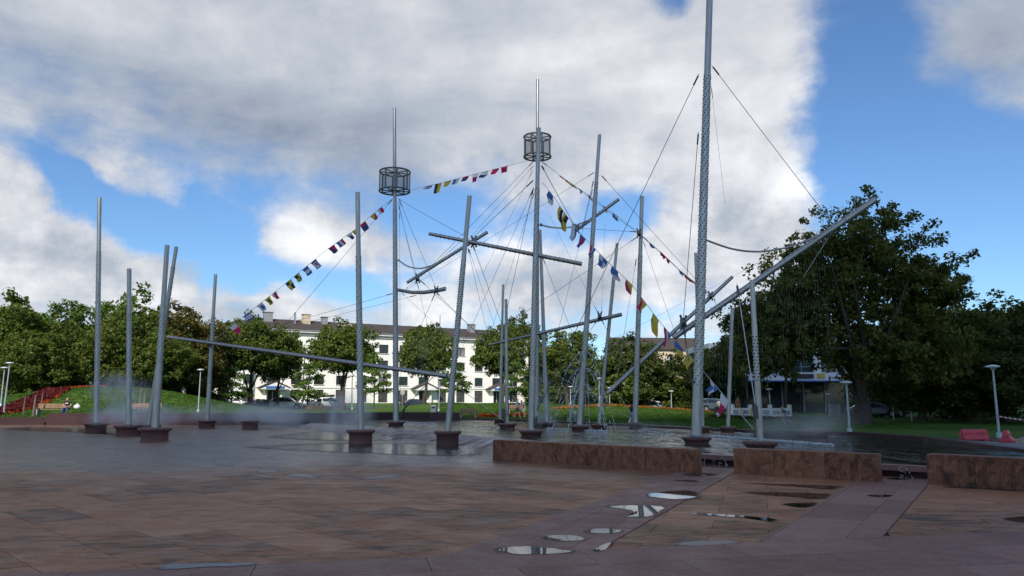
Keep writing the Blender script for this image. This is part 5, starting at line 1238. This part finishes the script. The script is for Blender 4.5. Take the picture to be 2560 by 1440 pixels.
    m_ = MB(); m_.box((0, 0, g + .06), (L * .94, Wd * .96, .10)); obj('sill_trim', m_, M['black'], t)
    if kind == 'suv':
        for sg in (-1, 1): m_ = MB(); m_.tube([(-1.3 * facing, sg * .62, 1.68), (.1 * facing, sg * .62, 1.67)], .025, 6); obj('roof_rail', m_, M['metal_grey'], t)
    return t
SILV = car_paint('silver_paint', (.42, .46, .50)); DARK = car_paint('dark_blue_paint', (.035, .045, .07)); WHT = car_paint('white_car_paint', (.7, .7, .68), .3, 0); BLK = car_paint('black_car_paint', (.015, .016, .018)); BLUEG = car_paint('blue_grey_paint', (.16, .21, .27))
car('silver sport utility car parked in front of the white block', 'suv', SILV, 718, 107, R(10)); car('silver wagon with a dark roof box, right of the other silver car', 'suv', SILV, 828, 109, R(10)); car('small white car wedged between the two silver cars', 'hatch', WHT, 780, 117, R(10)); car('dark saloon left of the silver sport utility car', 'saloon', DARK, 655, 111, R(12)); car('dark grey car parked under the trees by the left corner of the white block', 'saloon', BLUEG, 562, 107, R(12)); car('white van-like car behind the young tree', 'suv', WHT, 588, 113, R(12))
rb = bpy.data.objects.get('parked_car.001')
k = MB(); k.box((-.4, 0, 1.86), (1.7, .8, .32)); o = obj('roof_box', k, M['black'], rb); bv = o.modifiers.new('edge', 'BEVEL'); bv.width = .12; bv.segments = 3
car('pale blue estate car below the beige house', 'suv', SILV, 1622, 104, R(-18)); car('silver hatchback nose to tail with the pale blue estate', 'hatch', SILV, 1650, 101, R(-18)); car('dark car beyond the flower bed at the store corner', 'hatch', BLUEG, 1783, 84, R(10)); car('blue and black car parked under the right trees', 'saloon', BLUEG, 2178, 72, R(4)); car('black hatchback under the right trees beside a blue car', 'hatch', BLK, 2206, 76, R(4)); car('dark car in the far shade before the white block', 'saloon', DARK, 1038, 118, R(14))

# ------------------------------------------------------------------ people
SKIN = flat('skin', (.42, .25, .18), .6, 0, .06); HAIRM = {'brown': flat('brown_hair', (.10, .055, .03), .7), 'dark': flat('dark_hair', (.02, .016, .013), .7), 'grey': flat('grey_hair', (.2, .19, .18), .7)}
CLOTH = lambda n, c: flat('cloth_' + n, c, .85, 0, .15, 9)
CL = {'black': CLOTH('black', (.014, .014, .016)), 'jeans': CLOTH('jeans', (.04, .07, .15)), 'sky': CLOTH('sky', (.24, .38, .58)), 'navy': CLOTH('navy', (.05, .08, .13)), 'white': CLOTH('white', (.62, .62, .60)), 'pale': CLOTH('pale', (.42, .42, .40)), 'blue': CLOTH('blue', (.03, .10, .42)), 'pink': CLOTH('pink', (.55, .22, .24)), 'orange': CLOTH('orange', (.45, .16, .03)), 'ljeans': CLOTH('light_jeans', (.22, .30, .40))}
def skinmesh(name, mat, verts, edges, parent, root_i=0):
    """skin-modifier mesh: verts (x,y,z,r)"""
    me = bpy.data.meshes.new(name); me.from_pydata([v[:3] for v in verts], edges, []); o = link(name, me, parent)
    bm = bmesh.new(); bm.from_mesh(me); ly = bm.verts.layers.skin.verify(); bm.verts.ensure_lookup_table()
    for i, v in enumerate(bm.verts):
        r_ = verts[i][3]; v[ly].radius = r_ if isinstance(r_, tuple) else (r_, r_); v[ly].use_root = (i == root_i)
    bm.to_mesh(me); bm.free(); me.materials.append(mat)
    s_ = o.modifiers.new('skin', 'SKIN'); s_.use_smooth_shade = True; u = o.modifiers.new('round', 'SUBSURF'); u.levels = 1; u.render_levels = 2
    return o
def person(label, pos, rz, J, top, legs, hair, h=1.75, long_legs=True, sleeves=.5, hair_long=False, print_=False):
    """J joint positions for a figure 1.75 m tall facing -Y"""
    t = thing('person', label, 'person', pos, rz, None); s_ = h / 1.75; t.scale = (s_,) * 3
    g = lambda n: Vector(J[n])
    P, Ch, Nk, Hd = g('pelvis'), g('chest'), g('neck'), g('head'); V = []; E_ = []
    def add(v, r_): V.append((*v, r_)); return len(V) - 1
    ip = add(P, (.13, .10)); ia = add(P.lerp(Ch, .5), (.125, .095)); ic = add(Ch, (.155, .11)); inn = add(Nk, .055); ij = add(Hd + Vector((0, -.01, -.085)), (.068, .075)); ih = add(Hd, (.082, .10)); it = add(Hd + Vector((0, .01, .075)), (.07, .085)); ib = add(Hd + Vector((0, .01, .115)), .04)
    E_ += [(ip, ia), (ia, ic), (ic, inn), (inn, ij), (ij, ih), (ih, it), (it, ib)]
    nose = add(Hd + Vector((0, -.115, -.02)), .016); E_.append((ih, nose))
    TV = [(*P, (.15, .12)), (*P.lerp(Ch, .5), (.15, .118)), (*Ch, (.18, .13)), (*Ch.lerp(Nk, .75), .075)]; TE = [(0, 1), (1, 2), (2, 3)]
    LV = [(*P, (.155, .128)), (*(P + Vector((0, 0, .10))), (.15, .12))]; LE = [(0, 1)]
    for sd in ('l', 'r'):
        sh, el, wr = g('sh' + sd), g('el' + sd), g('wr' + sd); d = (wr - el).normalized()
        a = add(sh, .058); b = add(el, .043); c = add(wr, .032); e = add(wr + d * .07, (.042, .024)); E_ += [(ic, a), (a, b), (b, c), (c, e)]
        for q in range(4):
            f = add(wr + d * (.13 + .012 * (1 - abs(q - 1.5))) + Vector(((q - 1.5) * .018, -.012, -.012)), .009); E_.append((e, f))
        th = add(wr + d * .07 + Vector((.045 if sd == 'l' else -.045, -.02, 0)), .010); E_.append((e, th))
        hp, kn, an = g('hp' + sd), g('kn' + sd), g('an' + sd); i0 = add(hp, .09); i1 = add(kn, .058); i2 = add(an, .04); tp_ = add(an + Vector((0, -.13, -.045)), (.038, .026)); hl = add(an + Vector((0, .03, -.05)), .032); E_ += [(ip, i0), (i0, i1), (i1, i2), (i2, tp_), (i2, hl)]
        n = len(TV); TV += [(*sh, .078), (*sh.lerp(el, sleeves), .066)]; TE += [(2, n), (n, n + 1)]
        n = len(LV); end = kn.lerp(an, .93) if long_legs else hp.lerp(kn, .92)
        LV += [(*hp, .108), (*(kn if long_legs else hp.lerp(kn, .5)), .078 if long_legs else .10), (*end, .062 if long_legs else .088)]; LE += [(0, n), (n, n + 1), (n + 1, n + 2)]
    body = skinmesh('body', SKIN, V, E_, t); skinmesh('shirt', CL[top], TV, TE, t); skinmesh('trousers', CL[legs], LV, LE, t)
    for sd in ('l', 'r'):
        an = g('an' + sd); k = MB(); k.box((an.x, an.y - .05, an.z - .075), (.10, .27, .06), 0, 0, .8); obj('shoe', k, M['black'], t)
        k = MB(); k.lathe([(0, -.011), (.009, -.006), (.011, 0), (.009, .006), (0, .011)], Hd + Vector((.032 if sd == 'l' else -.032, -.093, .008)), 8); obj('eye', k, M['black'], body)
        k = MB(); k.box(Hd + Vector((.086 if sd == 'l' else -.086, .01, -.01)), (.02, .045, .06)); obj('ear', k, SKIN, body)
    if hair:
        hv = [(*(Hd + Vector((0, .035, .02))), (.088, .085)), (*(Hd + Vector((0, .02, .10))), (.082, .092))]; he = [(0, 1)]
        if hair_long: hv += [(*(Hd + Vector((0, .09, -.14))), (.075, .05)), (*(Hd + Vector((0, .10, -.30))), (.06, .03))]; he += [(0, 2), (2, 3)]
        skinmesh('hair', HAIRM[hair], hv, he, t)
    if print_:
        k = MB(); q = Ch + Vector((0, -.165, .0)); k.box(q, (.22, .006, .035)); obj('shirt_print', k, M['white'], t)
    return t
STAND = dict(pelvis=(0, 0, .95), chest=(0, -.01, 1.32), neck=(0, 0, 1.50), head=(0, -.02, 1.63), shl=(.19, 0, 1.42), shr=(-.19, 0, 1.42), ell=(.24, .03, 1.14), elr=(-.24, .03, 1.14), wrl=(.23, -.05, .90), wrr=(-.23, -.05, .90), hpl=(.10, 0, .90), hpr=(-.10, 0, .90), knl=(.10, -.03, .50), knr=(-.10, -.02, .50), anl=(.11, .02, .10), anr=(-.11, .02, .10))
WALK = dict(STAND, knl=(.10, -.16, .52), anl=(.10, -.22, .10), knr=(-.10, .06, .50), anr=(-.10, .28, .14), wrl=(.22, .14, .95), wrr=(-.22, -.20, .98), elr=(-.24, -.03, 1.14), ell=(.24, .10, 1.16))
RUN = dict(pelvis=(0, 0, .92), chest=(0, -.14, 1.25), neck=(0, -.22, 1.41), head=(0, -.27, 1.54), shl=(.18, -.16, 1.35), shr=(-.18, -.16, 1.35), ell=(.25, .08, 1.15), elr=(-.24, -.26, 1.10), wrl=(.24, .0, .95), wrr=(-.20, -.48, 1.12), hpl=(.10, 0, .88), hpr=(-.10, 0, .88), knl=(.10, -.25, .60), anl=(.10, -.12, .20), knr=(-.10, .12, .50), anr=(-.10, .48, .40))
SIT = dict(pelvis=(0, .05, .55), chest=(0, -.03, .93), neck=(0, -.07, 1.12), head=(0, -.14, 1.23), shl=(.21, -.04, 1.03), shr=(-.21, -.04, 1.03), ell=(.29, -.10, .76), elr=(-.29, -.10, .76), wrl=(.08, -.32, .68), wrr=(-.08, -.32, .68), hpl=(.11, 0, .53), hpr=(-.11, 0, .53), knl=(.17, -.42, .52), knr=(-.17, -.42, .52), anl=(.15, -.40, .10), anr=(-.15, -.40, .10))
LEAN = dict(STAND, pelvis=(0, .06, .92), chest=(0, -.14, 1.24), neck=(0, -.24, 1.38), head=(0, -.31, 1.47), shl=(.18, -.16, 1.33), shr=(-.18, -.16, 1.33), ell=(.22, -.34, 1.12), elr=(-.22, -.34, 1.12), wrl=(.16, -.55, 1.02), wrr=(-.16, -.55, 1.02))
pb = on_land(130, 57.6); sx = at(172, 1000, 57.6).x
person('bald man in black T-shirt and jeans sitting on the left bench', (sx, 57.55, pb.z - .02), R(0), SIT, 'black', 'jeans', None, 1.72, True, .55, False, True)
k = MB(); c = (0, 0, 0)
def bag():
    p = Vector((at(193, 1000, 57.5).x, 57.55, pb.z + .475)); t = MB(); n, m_ = 14, 7; vs = []
    for i in range(m_):
        q = i / (m_ - 1); rr = (.23 * math.sin(math.pi * (.12 + .80 * q)) + .02)
        for j in range(n):
            a = 2 * math.pi * j / n; w = 1 + .22 * mnoise.noise((math.cos(a) * 2, math.sin(a) * 2, q * 3)); vs.append((rr * w * math.cos(a), rr * .7 * w * math.sin(a), .34 * q))
    t.add(vs, [(i * n + j, i * n + (j + 1) % n, (i + 1) * n + (j + 1) % n, (i + 1) * n + j) for i in range(m_ - 1) for j in range(n)] + [tuple(range(n))[::-1], tuple(range((m_ - 1) * n, m_ * n))], 0, True)
    r_ = thing('carrier_bag', 'crumpled white carrier bag on the bench beside the seated man', 'bag', p); obj('bag_body', t, M['white'], r_)
    h_ = MB(); h_.tube([(-.06, 0, .32), (-.03, 0, .42), (.05, 0, .42), (.07, 0, .32)], .012, 5); obj('bag_handle', h_, M['white'], r_)
bag()
person('man in light blue shirt and dark shorts walking beyond the pool', on_land(1293, 66), R(70), WALK, 'sky', 'navy', 'dark', 1.72, False, .55)
person('person in pale clothes bending forward beside the man in blue', on_land(1311, 67), R(-62), LEAN, 'pale', 'pale', 'grey', 1.66, False, .8)
person('small child in white top and light jeans at the pool rim', on_land(1437, 57), R(160), STAND, 'white', 'ljeans', 'dark', .98)
person('long-haired person in black top beside the mast by the slanting beam', on_land(1579, 54), R(150), STAND, 'black', 'ljeans', 'brown', 1.42, True, .4, True)
person('boy in blue T-shirt and dark shorts running past the store', on_land(1962, 50), R(-90), RUN, 'blue', 'navy', 'dark', 1.35, False, .6)
person('distant person in white standing on the lawn before the left trees', on_land(457, 84), R(20), STAND, 'white', 'white', 'dark', 1.6)
person('distant figure in orange behind the banner fence', on_land(1844, 84), R(10), STAND, 'orange', 'orange', 'brown', 1.75, True, .9)
person('rider in white shirt on a scooter with its light on', on_land(1798, 72) + Vector((0, 0, .22)), R(14), dict(SIT), 'white', 'navy', 'dark', 1.65)
p = on_land(1798, 72); t = thing('scooter', 'dark scooter with a glowing headlamp by the banner fence', 'scooter', p, R(14))
for y in (-.62, .62):
    k = MB(); k.tube([(-.05, y, .24), (.05, y, .24)], .24, 16); obj('wheel', k, M['tyre'], t)
k = MB(); k.prism([(-.16, .75), (.16, .75), (.14, .0), (.16, -.35), (-.16, -.35), (-.14, .0)][::-1], .26, .44); obj('floor_body', k, M['black'], t); k = MB(); k.box((0, .38, .60), (.3, .72, .32), 0, 0, .8); obj('seat', k, M['black'], t); k = MB(); k.box((0, -.48, .68), (.42, .10, .70), 0, 0, .7); obj('leg_shield', k, BLUEG, t); k = MB(); k.tube([(-.34, -.46, 1.08), (.34, -.46, 1.08)], .025, 6); obj('handlebar', k, M['black'], t)
hl_m = bpy.data.materials.new('lit_headlamp'); hl_m.use_nodes = True; hb = hl_m.node_tree.nodes['Principled BSDF']; hb.inputs['Emission Color'].default_value = (1, .75, .6, 1); hb.inputs['Emission Strength'].default_value = 5
k = MB(); k.tube([(0, -.53, .80), (0, -.57, .80)], .09, 12); obj('headlamp', k, hl_m, t)

# ------------------------------------------------------------------ flower beds and hedges
def bed(name, label, cat, path, width, hgt, mat, n, leaf, seed, tint=(0, 1), land=hland):
    rnd = random.Random(seed); cl = []
    P = [Vector((q.x, q.y)) for q in path]; seg = [(b - a).length for a, b in zip(P, P[1:])]; tot = sum(seg)
    for i in range(n):
        s_ = rnd.random() * tot; j = 0
        while s_ > seg[j] and j < len(seg) - 1: s_ -= seg[j]; j += 1
        d = (P[j + 1] - P[j]).normalized(); q = P[j] + d * s_ + Vector((-d.y, d.x)) * rnd.uniform(-.5, .5) * width
        cl.append(((q.x, q.y, land(q.x, q.y) + hgt * rnd.uniform(.3, .8)), (hgt * .9, hgt * .9, hgt * .6), (0, 0, 1), rnd.uniform(*tint)))
    o = link(name, leaf_mesh(name, seed, cl, 26, leaf, mat)); return tag(o, label, cat, kind='stuff')
LB = [on_land(-60, 54.5 + 2), on_land(0, 58.5), on_land(60, 62), on_land(110, 66), on_land(145, 70)]
bed('red_hedge', 'band of dark red foliage climbing the left mound', 'hedge', LB, 1.9, .34, M['leaf_red'], 420, .14, 3)
bed('orange_flowers', 'orange flower band below the red hedge on the left mound', 'flowers', [on_land(-40, 56.8), on_land(30, 58.6), on_land(90, 62), on_land(135, 66), on_land(165, 70.5), on_land(200, 73), on_land(260, 74)], .7, .18, M['flower'], 330, .11, 4, (0, .8))
bed('flower_bed', 'orange and yellow flower bed along the crest beyond the pool', 'flowers', [on_land(1385, 76), on_land(1450, 79), on_land(1530, 82), on_land(1600, 82), on_land(1680, 80), on_land(1770, 76)], .9, .22, M['flower_y'], 330, .12, 5, (0, .7))
bed('red_flowers', 'patch of red flowers by the bench beyond the pool', 'flowers', [on_land(1200, 69), on_land(1310, 69)], .8, .28, M['flower'], 150, .14, 6)
bed('brown_hedge', 'low brown hedge under the banner fence', 'hedge', [on_land(1770, 66.5), on_land(1860, 65.5), on_land(1985, 62.5)], .7, .25, M['leaf_brown'], 200, .14, 7)

def turf(label, x0, x1, y0, y1, n, seed):
    rnd = random.Random(seed); cl = []
    while len(cl) < n:
        x, y = rnd.uniform(x0, x1), rnd.uniform(y0, y1)
        if inside(x, y, HARD): continue
        cl.append(((x, y, hland(x, y) + .035), (.42, .42, .02), (0, 0, 1), min(1, max(0, .5 + .22 * mnoise.noise((x * .35, y * .35, 2.0)) + rnd.gauss(0, .12)))))
    tag(link('grass', leaf_mesh('grass', seed, cl, 22, .10, M['blade'])), label, 'grass', kind='stuff')
turf('mown grass on the left mound', -50, -20, 56.5, 80, 4200, 31); turf('mown grass on the lawn beyond the pool', -8, 26, 46, 84, 4200, 32)

# ------------------------------------------------------------------ falling water, jets, foam
def drops(mb, p, r_):
    s_ = r_; x, y, z = p
    mb.add([(x + s_, y, z), (x - s_, y, z), (x, y + s_, z), (x, y - s_, z), (x, y, z + s_ * 1.4), (x, y, z - s_ * 1.4)], [(0, 2, 4), (2, 1, 4), (1, 3, 4), (3, 0, 4), (2, 0, 5), (1, 2, 5), (3, 1, 5), (0, 3, 5)], 0, True)
jet = MB(); rnd = random.Random(3); Yj = 38.3
def arc(mb, x0, y0, x1, y1, yt, n, gap=.25, r_=.017, dy=0.0):
    a, b = at(x0, y0, Yj), at(x1, y1, Yj); zt = at(x0, yt, Yj).z - max(a.z, b.z); prev = None
    for i in range(n + 1):
        t = i / n; q = a.lerp(b, t); q.z += 4 * zt * t * (1 - t) + 0; q.y += dy * t
        if prev is not None:
            if rnd.random() > gap: mb.tube([prev, q], r_ * rnd.uniform(.5, 1.1), 4)
            if rnd.random() < .5: drops(mb, (q.x + rnd.uniform(-.1, .1), q.y + rnd.uniform(-.1, .1), q.z + rnd.uniform(-.12, .05)), rnd.uniform(.008, .022))
        prev = q
for (y0, rl, rr_) in ((880, 95, 60), (921, 85, 75), (962, 80, 60)):
    x0 = 1449 + (1064 - y0) * .0687 + 3
    for sx_, dy in ((-1, 0), (-.62, -1.2), (-.35, 1.0), (1, 0), (.55, -1.0), (.3, 1.2)):
        R_ = rl if sx_ < 0 else rr_; a = at(x0, y0, Yj); n = 46; prev = None
        vx = sx_ * R_ * Yj / FPX; T_ = math.sqrt(max(.2, (a.z - WZ)) )
        for i in range(n + 1):
            t = i / n * T_; q = Vector((a.x + vx * t / T_ * 1.0, Yj + dy * t / T_ * 2, a.z + .25 * t / T_ - (a.z - WZ + .25) * (t / T_) ** 2))
            if prev is not None:
                if rnd.random() > .08 + .45 * (i / n): jet.tube([prev, q], .019 * rnd.uniform(.6, 1.2), 4)
                if rnd.random() < .45: drops(jet, (q.x + rnd.gauss(0, .04), q.y + rnd.gauss(0, .04), q.z + rnd.gauss(0, .04)), rnd.uniform(.006, .02))
            prev = q
tag(obj('water_jets', jet, M['spray']), 'arching water jets spraying from the leaning mast', 'water jets', kind='stuff')
def curtain(label, a, b, n, lmin, lmax, seed):
    rnd = random.Random(seed); m_ = MB(); A, B = at(*a), at(*b)
    for i in range(n):
        p = A.lerp(B, (i + .5) / n); L = rnd.uniform(lmin, lmax); z = p.z - .12
        while z > max(p.z - L, WZ):
            s_ = rnd.uniform(.10, .35); m_.tube([(p.x + rnd.gauss(0, .008), p.y, z), (p.x + rnd.gauss(0, .008), p.y, z - s_)], rnd.uniform(.0025, .0045), 4, 0, False); z -= s_ + rnd.uniform(.02, .25)
    tag(obj('falling_water', m_, M['drip']), label, 'falling water', kind='stuff')
curtain('threads of water falling from the biggest beam', (1870, 712, 27.7), (2060, 583, 27.7), 30, 2, 5, 1); curtain('threads of water falling from the lower half of the biggest beam', (1760, 790, 27.6), (1860, 720, 27.6), 14, 2, 4.5, 2); curtain('threads of water falling from the dark beam behind the leaning mast', (1040, 695, 41), (1160, 618, 41), 24, 3, 7, 3)
curtain('drips of water falling from the long low beam', (560, 866, 47.2), (880, 905, 44.3), 20, .5, 2.2, 4)
fo = MB(); rnd = random.Random(9)
def foam(a, b, w, n):
    A, B = gp(*a, WZ), gp(*b, WZ)
    for i in range(n):
        t = rnd.random(); q = A.lerp(B, t); drops(fo, (q.x + rnd.gauss(0, w), q.y + rnd.gauss(0, w), WZ + abs(rnd.gauss(0, .03))), rnd.uniform(.008, .028))
foam((1778, 1092), (2080, 1114), .05, 1500); foam((1010, 1056), (1090, 1060), .12, 260); foam((1370, 1072), (1420, 1076), .12, 200); foam((1470, 1078), (1510, 1078), .15, 180); foam((1600, 1080), (1680, 1082), .1, 120); foam((1180, 1068), (1245, 1068), .1, 90); foam((1840, 1084), (1880, 1088), .08, 80)
tag(obj('foam', fo, M['spray']), 'white foam line where a jet skims the pool', 'foam', kind='stuff')

# ------------------------------------------------------------------ mist blown from the nozzles
def mat_mist(name, dens, scale, seed, thr=.42, col=(.97, .975, .98)):
    m = bpy.data.materials.new(name); m.use_nodes = True; T = NT(m.node_tree); T.n.clear(); out = T.node('ShaderNodeOutputMaterial'); pv = T.node('ShaderNodeVolumePrincipled')
    pv.inputs['Color'].default_value = (*col, 1); pv.inputs['Anisotropy'].default_value = .1
    tc = T.node('ShaderNodeTexCoord'); o_ = tc.outputs['Object']; geo = T.node('ShaderNodeNewGeometry')
    ln = T.node('ShaderNodeVectorMath', operation='LENGTH'); T.l.new(o_, ln.inputs[0])
    fall = T.rng(ln.outputs['Value'], 1.0, .25, 0, 1)
    nz = T.noise(T.vm('ADD', geo.outputs['Position'], (seed * 3.1, seed, seed * 1.7)), scale, 2.5, .55, .5)
    T.l.new(T.m('MULTIPLY', T.m('MULTIPLY', fall, T.rng(nz, thr, thr + .28)), dens), pv.inputs['Density']); T.l.new(pv.outputs[0], out.inputs['Volume'])
    m.cycles.volume_step_rate = 1.0 if hasattr(m.cycles, 'volume_step_rate') else 1
    return m
mist_n = [0]
def mist(label, px, py, Y, w, h, dep, dens, scale=.9, thr=.42):
    bm = bmesh.new(); bmesh.ops.create_icosphere(bm, subdivisions=3, radius=1.0); me = bpy.data.meshes.new('mist'); bm.to_mesh(me); bm.free(); mist_n[0] += 1
    me.materials.append(mat_mist('mist', dens, scale, mist_n[0], thr)); o = link('mist', me); o.location = at(px, py, Y); o.scale = (w / 2, dep / 2, h / 2); o.rotation_euler = (0, 0, 0)
    return tag(o, label, 'mist', kind='stuff')
mist('puff of mist drifting up between the left plaza masts', 300, 990, 43, 4.6, 3.4, 3.0, .62, .8, .36); mist('low mist round the foot of the left plaza masts', 340, 1040, 40.5, 6.6, 1.7, 4, .7, .9, .34)
mist('bank of mist along the dark wall on the left', 620, 1034, 50.5, 13, 2.0, 5.5, .36, .6, .33); mist('mist over the empty plinth', 690, 1040, 47, 7, 1.7, 4, .34, .7, .36)
mist('dense mist streaming left of the misty mast', 868, 1035, 33.2, 3.0, 2.6, 2.2, .9, 1.0, .32); mist('thin mist trailing over the plaza left of the misty mast', 790, 1060, 33.5, 4.4, 1.5, 2.5, .35, .9, .38)
mist('white spray column round the tallest far mast', 1358, 1000, 43.2, 1.6, 4.0, 1.4, .75, 1.2, .38); mist('low spray on the water beside the thick mast', 1365, 1052, 41, 2.6, 1.0, 2.0, .5, 1.2, .36)
mist('mist lying over the right part of the pool', 1985, 1068, 31.5, 5.0, 1.5, 4.0, .26, .7, .34); mist('faint mist before the lime trunk', 2080, 1045, 34, 3.6, 2.0, 3, .14, .7, .34)
mist('fine spray falling round the water jets', 1440, 970, 40.5, 3.6, 4.2, 2.4, .09, .9, .34); mist('faint spray beneath the dark-nest mast', 1052, 890, 43, 1.6, 3.4, 1.4, .14, 1.0, .36); mist('spray drifting along the foot of the thin masts', 1620, 1066, 41, 5.5, .9, 3, .14, .9, .36)

# ------------------------------------------------------------------ unseen cloud, shaped so its shadow covers the plaza
cm = flat('cloud_white', (.85, .86, .88), .95, 0, .05, .02)
FOOT = [(-60, -60), (150, -60), (150, 118), (26, 118), (26, 92), (52, 94), (52, 51), (7, 51), (4, 62), (-4, 57), (-14, 47), (-30, 41), (-60, 37)]  # wanted shadow outline, notched so sun reaches the lime but not the store
ck = MB(); rnd = random.Random(4); bm = bmesh.new(); bmesh.ops.create_icosphere(bm, subdivisions=2, radius=1.0); SV = [v.co.copy() for v in bm.verts]; SF = [tuple(v.index for v in f.verts) for f in bm.faces]; bm.free()
shift = sun_dir * (620 / sun_dir.z)
sx0, sy0 = shift.x, shift.y
gx = -60
while gx < 150:
    gy = -60
    while gy < 120:
        if inside(gx, gy, FOOT):
            r_ = rnd.uniform(11, 16); c = Vector((gx + sx0 + rnd.uniform(-3, 3), gy + sy0 + rnd.uniform(-3, 3), 620 + rnd.uniform(-6, 14)))
            ck.add([c + Vector((v.x * r_, v.y * r_, v.z * r_ * .8)) for v in SV], SF, 0, True)
        gy += 13
    gx += 13
tag(obj('cloud', ck, cm), 'unseen white cumulus cloud high behind the viewer, shaped to shade the plaza', 'cloud', kind='structure')
S.cycles.volume_step_rate = 3.0; S.cycles.volume_max_steps = 128
S.cycles.max_bounces = 6; S.cycles.diffuse_bounces = 3; S.cycles.glossy_bounces = 3; S.cycles.transparent_max_bounces = 12; S.cycles.volume_bounces = 1
S.cycles.use_denoising = True
